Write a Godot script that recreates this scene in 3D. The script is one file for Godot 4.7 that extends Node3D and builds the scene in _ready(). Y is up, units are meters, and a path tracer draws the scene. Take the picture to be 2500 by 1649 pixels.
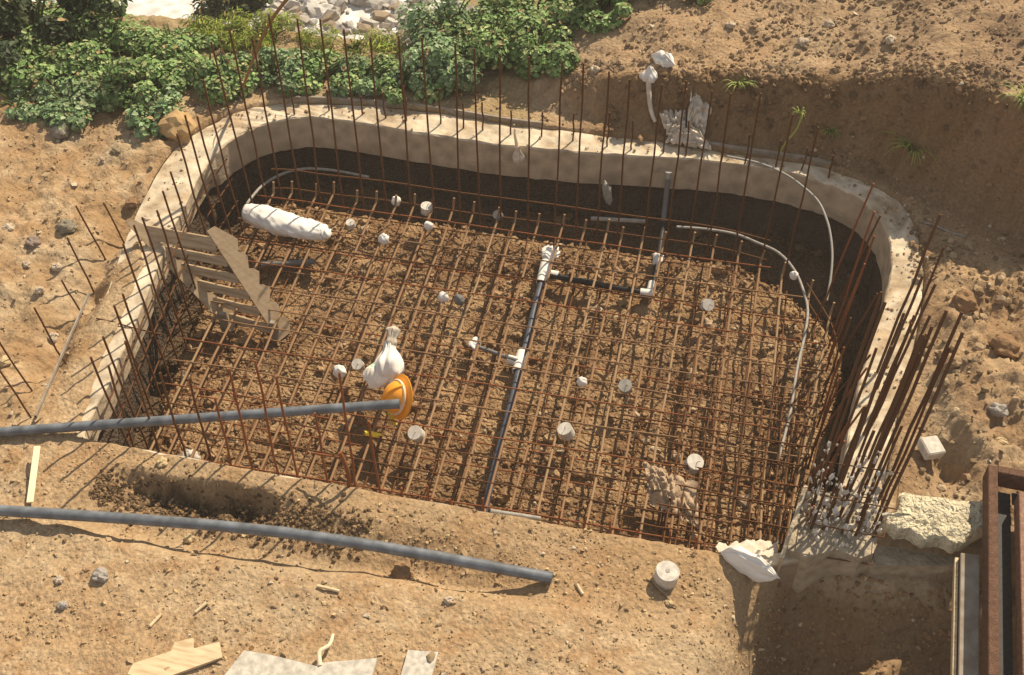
extends Node3D

# A reinforced-concrete plunge pool under construction, seen from a balcony. y is up, metres. The pool's long side runs along x, the bank is towards -z.
var rng := RandomNumberGenerator.new()
var n_big := FastNoiseLite.new()
var n_mid := FastNoiseLite.new()
var n_small := FastNoiseLite.new()
var M := {}
var inner := PackedVector2Array()      # inner edge of the pool wall (x, z)
var outer := PackedVector2Array()
var cover := PackedVector2Array()      # where the soil ends and the pool begins

const SUN_TRAVEL := Vector3(-0.29, -0.72, 0.63)

func _ready():
	rng.seed = 4711
	for k in 3:
		var n = [n_big, n_mid, n_small][k]
		n.seed = 11 + k; n.noise_type = FastNoiseLite.TYPE_SIMPLEX_SMOOTH
		n.frequency = [0.55, 2.2, 9.0][k]; n.fractal_octaves = 3
	# ---- camera, sky, sun, exposure
	var cam := Camera3D.new(); cam.name = "camera"
	add_child(cam)
	cam.fov = 30.25; cam.near = 0.05; cam.far = 200.0
	cam.position = Vector3(0, 5.66, 0)
	cam.rotation_degrees = Vector3(-46, 12, 0)
	cam.current = true
	var env := Environment.new()
	var sky := Sky.new()
	var sm := ProceduralSkyMaterial.new()
	sm.sky_top_color = Color(0.62, 0.63, 0.65); sm.sky_horizon_color = Color(0.86, 0.83, 0.78); sm.sky_curve = 0.12
	sm.ground_bottom_color = Color(0.30, 0.24, 0.17); sm.ground_horizon_color = Color(0.55, 0.52, 0.47)
	sm.sun_angle_max = 20.0
	sky.sky_material = sm
	env.background_mode = Environment.BG_SKY; env.sky = sky; env.background_energy_multiplier = 0.85
	env.tonemap_mode = Environment.TONE_MAPPER_LINEAR; env.tonemap_exposure = 1.28
	env.fog_enabled = true; env.fog_density = 0.0035; env.fog_light_color = Color(0.93, 0.90, 0.86)      # thin fog added to lift the dark tones, like a lens veil
	env.sdfgi_enabled = true; env.ssao_enabled = true; env.ssil_enabled = true
	var we := WorldEnvironment.new(); we.name = "world_environment"; we.environment = env
	add_child(we)
	var sun := DirectionalLight3D.new(); sun.name = "sun"
	add_child(sun)
	sun.basis = Basis.looking_at(SUN_TRAVEL.normalized(), Vector3.UP)
	sun.light_energy = 1.6; sun.light_color = Color(1.0, 0.925, 0.80); sun.light_angular_distance = 0.5; sun.shadow_enabled = true
	# ---- the place
	materials()
	outlines()
	build_ground()
	build_pool_floor()
	build_wall()
	build_far_side()
	build_cage()
	build_right_corner()
	build_steel_frame()
	build_stair_form()
	build_pipes()
	build_pool_litter()
	build_foreground_litter()
	build_bank_litter()
	build_stones()
	build_plants()
	build_scatter()

# ------------------------------------------------------------------ helpers
func lin(r: float, g: float, b: float) -> Color:
	return Color(r, g, b).linear_to_srgb()

func noise_tex(seed_: int, freq: float, lo: float, hi: float, oct := 4, size := 512, type := FastNoiseLite.TYPE_SIMPLEX_SMOOTH) -> NoiseTexture2D:
	var n := FastNoiseLite.new()
	n.seed = seed_; n.frequency = freq; n.fractal_octaves = oct; n.noise_type = type
	var t := NoiseTexture2D.new()
	t.width = size; t.height = size; t.seamless = true; t.noise = n
	var g := Gradient.new()
	g.offsets = PackedFloat32Array([0.15, 0.5, 0.85])
	var m := (lo + hi) / 2.0
	g.colors = PackedColorArray([Color(lo, lo, lo), Color(m, m, m), Color(hi, hi, hi)])
	t.color_ramp = g
	return t

func mat(color: Color, rough := 0.9, tex: Texture2D = null, scale_ := 1.0, bump: Texture2D = null, bump_cm := 0.0, verts := false) -> StandardMaterial3D:
	var m := StandardMaterial3D.new()
	m.albedo_color = color; m.roughness = rough; m.metallic_specular = 0.3
	m.vertex_color_use_as_albedo = verts
	if tex or bump:
		m.uv1_triplanar = true; m.uv1_world_triplanar = true
		m.uv1_scale = Vector3.ONE * scale_
	if tex: m.albedo_texture = tex
	if bump:
		m.heightmap_enabled = true; m.heightmap_texture = bump; m.heightmap_scale = bump_cm
	return m

func materials():
	var grain := noise_tex(3, 0.022, 0.80, 1.0, 5, 1024)
	var relief := noise_tex(4, 0.016, 0.0, 1.0, 6, 1024)
	var fine := noise_tex(5, 0.05, 0.72, 1.0, 4, 512)
	var mottle := noise_tex(6, 0.010, 0.80, 1.0, 5, 512)
	M.soil = mat(Color.WHITE, 0.97, grain, 1.4, relief, 0.8, true)
	M.floor_soil = mat(Color.WHITE, 0.97, grain, 1.9, relief, 2.4, true)
	M.stone = mat(Color.WHITE, 0.93, fine, 5.0, null, 0.0, true)
	M.concrete = mat(Color.WHITE, 0.9, mottle, 1.1, relief, 0.35, true)
	M.rough_concrete = mat(lin(0.86, 0.78, 0.58), 0.95, mottle, 2.0, relief, 2.4)
	M.block_concrete = mat(lin(0.50, 0.42, 0.315), 0.9, mottle, 2.0, relief, 0.6)
	M.white_concrete = mat(lin(0.72, 0.68, 0.62), 0.9, grain, 0.9)
	M.rust = mat(lin(0.17, 0.075, 0.032), 0.85, fine, 12.0)
	M.rust_dusty = mat(lin(0.38, 0.225, 0.125), 0.9, fine, 9.0)
	M.rust_dark = mat(lin(0.17, 0.085, 0.042), 0.8, fine, 12.0)
	M.rust_pale = mat(lin(0.44, 0.29, 0.17), 0.9, fine, 9.0)
	M.rust_bright = mat(lin(0.33, 0.12, 0.05), 0.85, fine, 12.0)
	M.rust_plate = mat(lin(0.36, 0.21, 0.15), 0.8, mottle, 3.2, relief, 0.3)
	M.rust_rail = mat(lin(0.165, 0.088, 0.058), 0.75, mottle, 5.0, relief, 0.3)
	M.steel_dark = mat(lin(0.055, 0.052, 0.055), 0.6, mottle, 5.0)
	M.pvc = mat(lin(0.20, 0.225, 0.265), 0.45, noise_tex(8, 0.012, 0.66, 1.0, 5, 512), 1.3); M.pvc.metallic_specular = 0.5
	M.pvc_dusty = mat(lin(0.25, 0.245, 0.25), 0.6, fine, 4.0)
	M.pvc_blue = mat(lin(0.105, 0.115, 0.15), 0.45, mottle, 3.0)
	M.pvc_black = mat(lin(0.045, 0.042, 0.045), 0.5, fine, 4.0)
	M.pvc_white = mat(lin(0.78, 0.76, 0.72), 0.45)
	M.conduit_pale = mat(lin(0.40, 0.39, 0.37), 0.6, grain, 4.0)
	M.conduit = mat(lin(0.42, 0.40, 0.37), 0.6, mottle, 4.0)
	M.plastic_white = mat(lin(0.80, 0.78, 0.75), 0.55); M.plastic_white.backlight_enabled = true; M.plastic_white.backlight = Color(0.25, 0.24, 0.22)
	M.bag_print = mat(Color.WHITE, 0.6, null, 1.0, null, 0.0, true)
	M.sheet_grey = mat(lin(0.76, 0.67, 0.56), 0.7, mottle, 3.0)
	M.sheet_pale = mat(lin(0.66, 0.58, 0.48), 0.7, mottle, 3.0)
	M.orange = mat(lin(1.0, 0.40, 0.03), 0.4); M.orange.metallic_specular = 0.5
	M.yellow = mat(lin(0.85, 0.62, 0.06), 0.4)
	M.lining = mat(lin(0.80, 0.66, 0.48), 0.8)
	M.timber = mat(lin(0.50, 0.40, 0.285), 0.85, wood_tex(21), 1.6)
	M.timber_pale = mat(lin(0.72, 0.60, 0.42), 0.85, wood_tex(22), 1.6)
	for k in ["timber", "timber_pale"]:
		M[k].uv1_world_triplanar = false; M[k].uv1_scale = Vector3(0.8, 5.0, 5.0)
	M.timber_grey = mat(lin(0.34, 0.31, 0.28), 0.9, wood_tex(23), 1.6)
	M.lath = mat(lin(0.86, 0.80, 0.55), 0.8)
	M.board_white = mat(lin(0.66, 0.62, 0.55), 0.85, mottle, 4.0)
	M.cardboard = mat(lin(0.58, 0.43, 0.30), 0.9, fine, 4.0)
	M.stick = mat(lin(0.42, 0.31, 0.19), 0.9, fine, 8.0)
	M.dry_stem = mat(lin(0.40, 0.22, 0.10), 0.9, fine, 8.0)
	M.leaf = mat(Color.WHITE, 0.55, null, 1.0, null, 0.0, true)
	M.leaf.backlight_enabled = true; M.leaf.backlight = Color(0.16, 0.22, 0.06)
	M.green_stem = mat(lin(0.09, 0.11, 0.035), 0.8)
	M.pad = mat(lin(0.88, 0.875, 0.87), 0.9, mottle, 0.8)

func wood_tex(seed_: int) -> NoiseTexture2D:
	var n := FastNoiseLite.new()
	n.seed = seed_; n.frequency = 0.012; n.fractal_octaves = 4
	n.domain_warp_enabled = true; n.domain_warp_amplitude = 12.0; n.domain_warp_frequency = 0.01
	var t := NoiseTexture2D.new(); t.width = 512; t.height = 512; t.seamless = true; t.noise = n
	var g := Gradient.new(); g.offsets = PackedFloat32Array([0.2, 0.5, 0.8])
	g.colors = PackedColorArray([Color(0.86, 0.82, 0.77), Color(0.95, 0.93, 0.90), Color(1, 0.99, 0.97)])
	t.color_ramp = g
	return t

func put(called: String, mesh: Mesh, material: Material, parent: Node = self) -> MeshInstance3D:
	var o := MeshInstance3D.new()
	o.name = called; o.mesh = mesh; o.material_override = material
	parent.add_child(o, true)
	return o

func thing(called: String, label: String, category: String, at := Vector3.ZERO, group := "") -> Node3D:
	var o := Node3D.new(); o.name = called
	add_child(o, true)
	o.position = at
	return tag(o, label, category, group)

func tag(o: Node3D, label: String, category: String, group := "") -> Node3D:
	o.set_meta("label", label); o.set_meta("category", category)
	if group != "": o.set_meta("group", group)
	return o

func setting(called: String, mesh: Mesh, material: Material, kind := "structure") -> MeshInstance3D:
	var o := put(called, mesh, material)
	o.set_meta("kind", kind)
	return o

# Triangles with given vertex normals (smooth) or flat ones turned by `out`, a point inside the shape.
func mesh_smooth(v: PackedVector3Array, n: PackedVector3Array, idx: PackedInt32Array, col := PackedColorArray()) -> ArrayMesh:
	for t in range(0, idx.size(), 3):
		var a := v[idx[t]]; var b := v[idx[t + 1]]; var c := v[idx[t + 2]]
		if (c - a).cross(b - a).dot(n[idx[t]] + n[idx[t + 1]] + n[idx[t + 2]]) < 0.0:
			var k := idx[t + 1]; idx[t + 1] = idx[t + 2]; idx[t + 2] = k
	var arr := []
	arr.resize(Mesh.ARRAY_MAX)
	arr[Mesh.ARRAY_VERTEX] = v; arr[Mesh.ARRAY_NORMAL] = n; arr[Mesh.ARRAY_INDEX] = idx
	if col.size() == v.size(): arr[Mesh.ARRAY_COLOR] = col
	var m := ArrayMesh.new()
	m.add_surface_from_arrays(Mesh.PRIMITIVE_TRIANGLES, arr)
	return m

# Flat-shaded triangles; each is wound so that its normal agrees with the hint stored per triangle.
func mesh_flat(tri: PackedVector3Array, hint: PackedVector3Array, col := PackedColorArray()) -> ArrayMesh:
	var n := PackedVector3Array(); n.resize(tri.size())
	for t in range(0, tri.size(), 3):
		var f := (tri[t + 2] - tri[t]).cross(tri[t + 1] - tri[t]).normalized()
		if f.dot(hint[t / 3]) < 0.0:
			var k := tri[t + 1]; tri[t + 1] = tri[t + 2]; tri[t + 2] = k
			if col.size() == tri.size():
				var kc := col[t + 1]; col[t + 1] = col[t + 2]; col[t + 2] = kc
			f = -f
		n[t] = f; n[t + 1] = f; n[t + 2] = f
	var arr := []
	arr.resize(Mesh.ARRAY_MAX)
	arr[Mesh.ARRAY_VERTEX] = tri; arr[Mesh.ARRAY_NORMAL] = n
	if col.size() == tri.size(): arr[Mesh.ARRAY_COLOR] = col
	var m := ArrayMesh.new()
	m.add_surface_from_arrays(Mesh.PRIMITIVE_TRIANGLES, arr)
	return m

# Round bar or pipe through points.
func tube(pts: PackedVector3Array, r: float, sides := 6, hollow := false, r_end := -1.0) -> ArrayMesh:
	var v := PackedVector3Array(); var n := PackedVector3Array(); var idx := PackedInt32Array()
	var up := Vector3.UP
	var count := pts.size()
	for i in count:
		var t := (pts[min(i + 1, count - 1)] - pts[max(i - 1, 0)]).normalized()
		if abs(t.dot(up)) > 0.95: up = Vector3.RIGHT if i == 0 else up
		var a := t.cross(up).normalized(); var b := a.cross(t).normalized()
		up = b
		var rr := r if r_end < 0.0 else lerpf(r, r_end, float(i) / (count - 1))
		for k in sides:
			var w := a * cos(TAU * k / sides) + b * sin(TAU * k / sides)
			v.append(pts[i] + w * rr); n.append(w)
	for i in count - 1:
		for k in sides:
			var p := i * sides + k; var q := i * sides + (k + 1) % sides
			idx.append_array(PackedInt32Array([p, q, p + sides, q, q + sides, p + sides]))
	for e in 2:
		var i: int = 0 if e == 0 else count - 1
		var t := (pts[0] - pts[1]).normalized() if e == 0 else (pts[count - 1] - pts[count - 2]).normalized()
		var base := v.size()
		if hollow:
			var deep := -t * r * 2.0
			for k in sides:
				var w := v[i * sides + k] - pts[i]
				v.append(pts[i] + w); n.append(t)
				v.append(pts[i] + w * 0.86); n.append(t)
				v.append(pts[i] + w * 0.86); n.append(-w.normalized())
				v.append(pts[i] + w * 0.86 + deep); n.append(-w.normalized())
			for k in sides:
				var p := base + k * 4; var q := base + ((k + 1) % sides) * 4
				idx.append_array(PackedInt32Array([p, q, p + 1, q, q + 1, p + 1, p + 2, q + 2, p + 3, q + 2, q + 3, p + 3]))
			var mid := v.size()
			v.append(pts[i] + deep); n.append(t)
			for k in sides:
				v.append(v[base + k * 4 + 3]); n.append(t)
			for k in sides:
				idx.append_array(PackedInt32Array([mid, mid + 1 + k, mid + 1 + (k + 1) % sides]))
		else:
			v.append(pts[i]); n.append(t)
			for k in sides: v.append(v[i * sides + k]); n.append(t)
			for k in sides: idx.append_array(PackedInt32Array([base, base + 1 + k, base + 1 + (k + 1) % sides]))
	return mesh_smooth(v, n, idx)

func line(a: Vector3, b: Vector3, steps := 6, wobble := 0.004) -> PackedVector3Array:
	var pts := PackedVector3Array()
	for i in steps + 1:
		var p := a.lerp(b, float(i) / steps)
		if i > 0 and i < steps: p += Vector3(rng.randf_range(-1, 1), rng.randf_range(-1, 1), rng.randf_range(-1, 1)) * wobble
		pts.append(p)
	return pts

func smooth_line(c: PackedVector3Array, per := 6) -> PackedVector3Array:
	var out := PackedVector3Array()
	for i in c.size() - 1:
		for k in per:
			out.append(c[i].cubic_interpolate(c[i + 1], c[max(i - 1, 0)], c[min(i + 2, c.size() - 1)], float(k) / per))
	out.append(c[c.size() - 1])
	return out

# Box with chamfered edges, in its own axes.
func box(size: Vector3, bevel := 0.004) -> ArrayMesh:
	var h := size / 2.0; var b: float = min(bevel, min(h.x, min(h.y, h.z)) * 0.6)
	var tri := PackedVector3Array(); var hint := PackedVector3Array()
	var corner := func(s: Vector3, axis: int) -> Vector3:
		var q := h - Vector3.ONE * b
		q[axis] = h[axis]
		return q * s
	var quad := func(a: Vector3, c: Vector3, d: Vector3, e: Vector3):
		var m := (a + c + d + e) / 4.0
		for p in [a, c, d, a, d, e]: tri.append(p)
		hint.append(m.normalized()); hint.append(m.normalized())
	for ax in 3:
		var u: int = (ax + 1) % 3; var w: int = (ax + 2) % 3
		for s in [-1.0, 1.0]:
			var q := []
			for st in [[-1, -1], [1, -1], [1, 1], [-1, 1]]:
				var sg := Vector3.ZERO
				sg[ax] = s; sg[u] = st[0]; sg[w] = st[1]
				q.append(corner.call(sg, ax))
			quad.call(q[0], q[1], q[2], q[3])
		for su in [-1.0, 1.0]:
			for sw in [-1.0, 1.0]:
				var s0 := Vector3.ZERO; var s1 := Vector3.ZERO
				s0[u] = su; s0[w] = sw; s0[ax] = -1.0; s1[u] = su; s1[w] = sw; s1[ax] = 1.0
				quad.call(corner.call(s0, u), corner.call(s1, u), corner.call(s1, w), corner.call(s0, w))
	for sx in [-1.0, 1.0]:
		for sy in [-1.0, 1.0]:
			for sz in [-1.0, 1.0]:
				var s := Vector3(sx, sy, sz)
				tri.append(corner.call(s, 0)); tri.append(corner.call(s, 1)); tri.append(corner.call(s, 2))
				hint.append(s.normalized())
	return mesh_flat(tri, hint)

# A flat outline given thickness: poly lies in the plane of axes a and b through `at`, thickened along its normal.
func plate(poly: PackedVector2Array, at: Vector3, a: Vector3, b: Vector3, thick: float) -> ArrayMesh:
	var nrm := a.cross(b).normalized()
	var tri := PackedVector3Array(); var hint := PackedVector3Array()
	var place := func(p: Vector2, s: float) -> Vector3: return at + a * p.x + b * p.y + nrm * thick * s
	var t := Geometry2D.triangulate_polygon(poly)
	for s in [-0.5, 0.5]:
		for k in range(0, t.size(), 3):
			for j in 3: tri.append(place.call(poly[t[k + j]], s))
			hint.append(nrm * s)
	var turn := -1.0 if Geometry2D.is_polygon_clockwise(poly) else 1.0
	for i in poly.size():
		var p := poly[i]; var q := poly[(i + 1) % poly.size()]
		var side := (a * (q.y - p.y) - b * (q.x - p.x)) * turn
		for f in [[p, -0.5], [q, -0.5], [q, 0.5], [p, -0.5], [q, 0.5], [p, 0.5]]: tri.append(place.call(f[0], f[1]))
		hint.append(side); hint.append(side)
	return mesh_flat(tri, hint)

func sphere_points(rows: int, cols: int) -> PackedVector3Array:
	var v := PackedVector3Array()
	for i in rows + 1:
		var th := PI * i / rows
		for k in cols:
			v.append(Vector3(sin(th) * cos(TAU * k / cols), cos(th), sin(th) * sin(TAU * k / cols)))
	return v

func grid_index(rows: int, cols: int, wrap := true) -> PackedInt32Array:
	var idx := PackedInt32Array()
	for i in rows:
		for k in (cols if wrap else cols - 1):
			var p := i * cols + k; var q := i * cols + (k + 1) % cols
			idx.append_array(PackedInt32Array([p, q, p + cols, q, q + cols, p + cols]))
	return idx

# Closed lumpy body (bags, crumpled film): a sphere pushed about by noise and creases.
func lump(size: Vector3, seed_: int, rough := 0.25, crease := 0.12, rows := 22, cols := 30, tint = null, flat_bottom := 0.4) -> ArrayMesh:
	var n := FastNoiseLite.new(); n.seed = seed_; n.frequency = 0.9; n.fractal_octaves = 2
	var ridge := FastNoiseLite.new(); ridge.seed = seed_ + 50; ridge.frequency = 0.75; ridge.fractal_type = FastNoiseLite.FRACTAL_RIDGED; ridge.fractal_octaves = 2
	var v := sphere_points(rows, cols); var col := PackedColorArray()
	for i in v.size():
		var d := v[i]
		var r := 1.0 + rough * n.get_noise_3dv(d * 1.4) * 2.0 + crease * ridge.get_noise_3dv(d * 1.2)
		v[i] = d * r * size
		if v[i].y < -size.y * flat_bottom: v[i].y = -size.y * flat_bottom + (v[i].y + size.y * flat_bottom) * 0.15
		if tint != null: col.append(tint.call(d))
	return finish(v, grid_index(rows, cols), col)

# Thin-walled bag gathered towards +y: profile radii from the bottom up, folds that deepen towards the neck.
func sack(high: float, radii: Array, squash: float, seed_: int, fold := 0.16, tint = null) -> ArrayMesh:
	var n := FastNoiseLite.new(); n.seed = seed_; n.frequency = 0.8; n.fractal_octaves = 2
	var rows := 34; var cols := 48
	var v := PackedVector3Array(); var col := PackedColorArray()
	for i in rows + 1:
		var t := float(i) / rows
		var f := t * (radii.size() - 1); var k: int = min(int(f), radii.size() - 2)
		var base: float = cubic_interpolate(radii[k], radii[k + 1], radii[max(k - 1, 0)], radii[min(k + 2, radii.size() - 1)], f - k)
		for j in cols:
			var a := TAU * j / cols
			var d := Vector3(cos(a), t * 1.6, sin(a))
			var pleat := 1.0 - 2.0 * absf(n.get_noise_2d(cos(a) * 3.0 + t * 0.5, sin(a) * 3.0 + seed_ % 7))
			var r := base * (1.0 + 0.30 * n.get_noise_3dv(d) + fold * (0.35 + 0.65 * t) * (pleat - 0.6))
			v.append(Vector3(cos(a) * r, high * t + 0.05 * high * n.get_noise_3dv(d * 1.5 + Vector3.ONE * 5.0), sin(a) * r * squash))
			if tint != null: col.append(tint.call(d))
	return finish(v, grid_index(rows, cols), col)

func finish(v: PackedVector3Array, idx: PackedInt32Array, col := PackedColorArray()) -> ArrayMesh:
	var c := Vector3.ZERO
	for p in v: c += p
	c /= v.size()
	var n := PackedVector3Array(); n.resize(v.size())
	for t in range(0, idx.size(), 3):
		var f := (v[idx[t + 2]] - v[idx[t]]).cross(v[idx[t + 1]] - v[idx[t]])
		for j in 3: n[idx[t + j]] += f
	var total := 0.0
	for i in v.size(): total += n[i].dot(v[i] - c)
	for i in v.size():
		n[i] = (n[i] * (1.0 if total >= 0.0 else -1.0)).normalized()
		if n[i] == Vector3.ZERO: n[i] = (v[i] - c).normalized()
	return mesh_smooth(v, n, idx, col)

# Faceted stone.
func rock(size: Vector3, seed_: int, level := 1, rough := 0.35) -> ArrayMesh:
	var g := (1.0 + sqrt(5.0)) / 2.0
	var v := [Vector3(-1, g, 0), Vector3(1, g, 0), Vector3(-1, -g, 0), Vector3(1, -g, 0), Vector3(0, -1, g), Vector3(0, 1, g), Vector3(0, -1, -g), Vector3(0, 1, -g), Vector3(g, 0, -1), Vector3(g, 0, 1), Vector3(-g, 0, -1), Vector3(-g, 0, 1)]
	var f := [[0, 11, 5], [0, 5, 1], [0, 1, 7], [0, 7, 10], [0, 10, 11], [1, 5, 9], [5, 11, 4], [11, 10, 2], [10, 7, 6], [7, 1, 8], [3, 9, 4], [3, 4, 2], [3, 2, 6], [3, 6, 8], [3, 8, 9], [4, 9, 5], [2, 4, 11], [6, 2, 10], [8, 6, 7], [9, 8, 1]]
	var tri := PackedVector3Array()
	for t in f:
		for k in 3: tri.append((v[t[k]] as Vector3).normalized())
	for l in level:
		var nt := PackedVector3Array()
		for t in range(0, tri.size(), 3):
			var a := tri[t]; var b := tri[t + 1]; var c := tri[t + 2]
			var ab := (a + b).normalized(); var bc := (b + c).normalized(); var ca := (c + a).normalized()
			nt.append_array(PackedVector3Array([a, ab, ca, ab, b, bc, ca, bc, c, ab, bc, ca]))
		tri = nt
	var n := FastNoiseLite.new(); n.seed = seed_; n.frequency = 0.8; n.fractal_octaves = 2
	var hint := PackedVector3Array()
	for i in tri.size():
		var d := tri[i]
		tri[i] = d * size * (1.0 + rough * 2.0 * n.get_noise_3dv(d * 1.3))
		if i % 3 == 0: hint.append(d)
	return mesh_flat(tri, hint)

func sstep(a: float, b: float, x: float) -> float:
	var t: float = clamp((x - a) / (b - a), 0.0, 1.0)
	return t * t * (3.0 - 2.0 * t)

func curve_at(xs: Array, ys: Array, x: float) -> float:
	if x <= xs[0]: return ys[0]
	for i in xs.size() - 1:
		if x <= xs[i + 1]: return lerpf(ys[i], ys[i + 1], (x - xs[i]) / (xs[i + 1] - xs[i]))
	return ys[ys.size() - 1]

func closed_curve(c: Array, per: int) -> PackedVector2Array:
	var out := PackedVector2Array()
	var k := c.size()
	for i in k:
		for j in per:
			out.append((c[i] as Vector2).cubic_interpolate(c[(i + 1) % k], c[(i + k - 1) % k], c[(i + 2) % k], float(j) / per))
	return out

func flat_distance(p: Vector2, poly: PackedVector2Array) -> Array:   # nearest point on the outline, distance
	var best := 1e9; var at := p
	for i in poly.size():
		var q := Geometry2D.get_closest_point_to_segment(p, poly[i], poly[(i + 1) % poly.size()])
		var d := q.distance_squared_to(p)
		if d < best: best = d; at = q
	return [at, sqrt(best)]

# ------------------------------------------------------------------ the pool's outline
func outlines():
	var i_ := [Vector2(-3.40, -4.02), Vector2(-3.46, -4.5), Vector2(-3.53, -5.1), Vector2(-3.60, -5.6), Vector2(-3.66, -6.2), Vector2(-3.66, -6.72), Vector2(-3.51, -7.07), Vector2(-3.25, -7.26), Vector2(-2.95, -7.32), Vector2(-2.30, -7.29), Vector2(-1.60, -7.27), Vector2(-1.0, -7.31), Vector2(-0.43, -7.37), Vector2(0.10, -7.41), Vector2(0.58, -7.36), Vector2(0.96, -7.21), Vector2(1.15, -6.93), Vector2(1.20, -6.55), Vector2(1.15, -6.15), Vector2(1.06, -5.70), Vector2(0.99, -5.30), Vector2(0.92, -4.7), Vector2(0.80, -4.2), Vector2(0.3, -4.0), Vector2(-0.8, -4.0), Vector2(-2.0, -4.01), Vector2(-3.0, -4.02)]
	var o_ := [Vector2(-3.68, -3.90), Vector2(-3.72, -4.5), Vector2(-3.80, -5.1), Vector2(-3.90, -5.6), Vector2(-3.98, -6.2), Vector2(-3.98, -6.72), Vector2(-3.80, -7.12), Vector2(-3.60, -7.33), Vector2(-3.20, -7.49), Vector2(-2.35, -7.57), Vector2(-1.60, -7.54), Vector2(-1.0, -7.55), Vector2(-0.43, -7.56), Vector2(0.10, -7.53), Vector2(0.70, -7.50), Vector2(1.12, -7.33), Vector2(1.32, -7.12), Vector2(1.41, -6.65), Vector2(1.40, -6.2), Vector2(1.33, -5.70), Vector2(1.26, -5.30), Vector2(1.17, -4.7), Vector2(1.05, -4.24), Vector2(0.3, -3.91), Vector2(-0.8, -3.92), Vector2(-2.0, -3.93), Vector2(-3.0, -3.93)]
	inner = closed_curve(i_, 8)
	outer = closed_curve(o_, 8)
	cover = PackedVector2Array([Vector2(-3.46, -4.012), Vector2(-3.51, -4.3), Vector2(-3.575, -4.6), Vector2(-3.60, -4.9), Vector2(-3.635, -5.2), Vector2(-3.68, -5.5), Vector2(-3.86, -5.78), Vector2(-3.95, -6.0)])
	for i in range(34, 182):
		cover.append(outer[i])
	cover.append_array(PackedVector2Array([Vector2(0.88, -4.03), Vector2(0.62, -4.0), Vector2(0.2, -3.985), Vector2(-0.8, -3.985), Vector2(-1.6, -3.995), Vector2(-2.4, -3.99), Vector2(-3.0, -4.005)]))

func ground_height(x: float, z: float) -> float:
	var big := n_big.get_noise_2d(x, z); var mid := n_mid.get_noise_2d(x, z); var small := n_small.get_noise_2d(x, z)
	var y := 0.022 + 0.018 * mid + 0.012 * small
	# foreground: a channel worn behind the rim, higher trodden soil nearer the house
	var front := sstep(-3.85, -3.7, z)
	var lip := -3.47 + 0.05 * sin(x * 2.1 + 0.6) + 0.05 * mid + 0.02 * small
	var channel := sstep(-3.84, -3.52, z) * (1.0 - sstep(lip - 0.05, lip + 0.10, z)) * sstep(-3.55, -2.9, x) * (1.0 - sstep(-0.95, -0.55, x))
	y -= (0.10 + 0.03 * mid) * channel
	var hx := exp(-pow((x + 2.58 + 0.1 * mid) / 0.44, 4.0)) * (0.8 + 0.7 * mid + 0.4 * small)
	y -= 0.22 * hx * sstep(-3.875, -3.78, z + 0.04 * mid) * (1.0 - sstep(-3.79, -3.58, z))
	y += front * (0.02 * big + 0.035 * sstep(-3.55, -3.38, z))
	# the trench along the left wall and the stony slope beside it
	var left := 1.0 - sstep(-4.05, -3.75, x)
	y += left * (0.05 * big + 0.03 * mid + 0.02 * small)
	y -= 0.20 * exp(-pow((x - (-3.93 - 0.05 * (z + 5.0) * -1.0)) / 0.10, 2.0)) * sstep(-6.1, -5.7, z) * (1.0 - sstep(-4.6, -4.2, z)) * (0.6 + 0.8 * mid)
	y -= 0.15 * exp(-pow((x + 4.0) / 0.13, 2.0) - pow((z + 5.95) / 0.2, 2.0))
	# the cut bank behind the pool and the spoil heap on top of it
	var ragged := 0.05 * mid + 0.035 * small
	var foot := curve_at([-2.0, -1.0, 0.0, 0.7, 1.2, 1.55, 2.0, 2.6, 4.0], [-7.85, -7.66, -7.62, -7.62, -7.47, -7.28, -7.0, -6.75, -6.5], x) + ragged
	var high := curve_at([-2.1, -1.6, -1.1, -0.5, 0.3, 0.8, 1.3, 2.0, 4.0], [0.0, 0.06, 0.24, 0.36, 0.42, 0.50, 0.72, 0.85, 0.95], x)
	var d := foot - z
	y += high * sstep(0.0, 0.26, d) + (0.10 * sstep(0.1, 2.0, d) + 0.05 * big + 0.03 * mid) * sstep(0.1, 0.5, d) * sstep(-2.1, -1.0, x)
	y -= 0.25 * sstep(1.6, 4.5, d) * sstep(-1.5, -0.5, x)
	# loose heaps right of the pool
	var right := sstep(1.35, 1.6, x) * sstep(-6.9, -6.2, z) * (1.0 - sstep(-4.75, -4.5, z))
	y += right * (0.09 + 0.05 * mid + 0.035 * small + 0.14 * n_big.get_noise_2d(x * 1.6, z * 1.6 + 5.0))
	y -= 0.22 * exp(-pow((x - 1.54) / 0.10, 2.0) - pow((z + 4.86) / 0.16, 2.0))
	# the pit below the block and slab, lower right
	var pit := sstep(0.34, 0.86, x + 0.22 * (z + 3.9)) * sstep(-4.34, -4.16, z)
	y -= (0.16 + 0.56 * sstep(-4.15, -3.60, z) + 0.16 * exp(-pow((x - 0.74) / 0.14, 2.0)) + 0.06 * mid) * pit
	y += 0.40 * pit * exp(-pow((x - 1.20 + 0.6 * (z + 3.62)) / 0.17, 2.0) - pow((z + 3.62) / 0.20, 2.0))
	# behind the weeds on the left the land drops to the road
	var drop := sstep(-8.35, -9.15, z) * (1.0 - sstep(-3.1, -2.1, x))
	y -= 2.6 * drop
	return y

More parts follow.
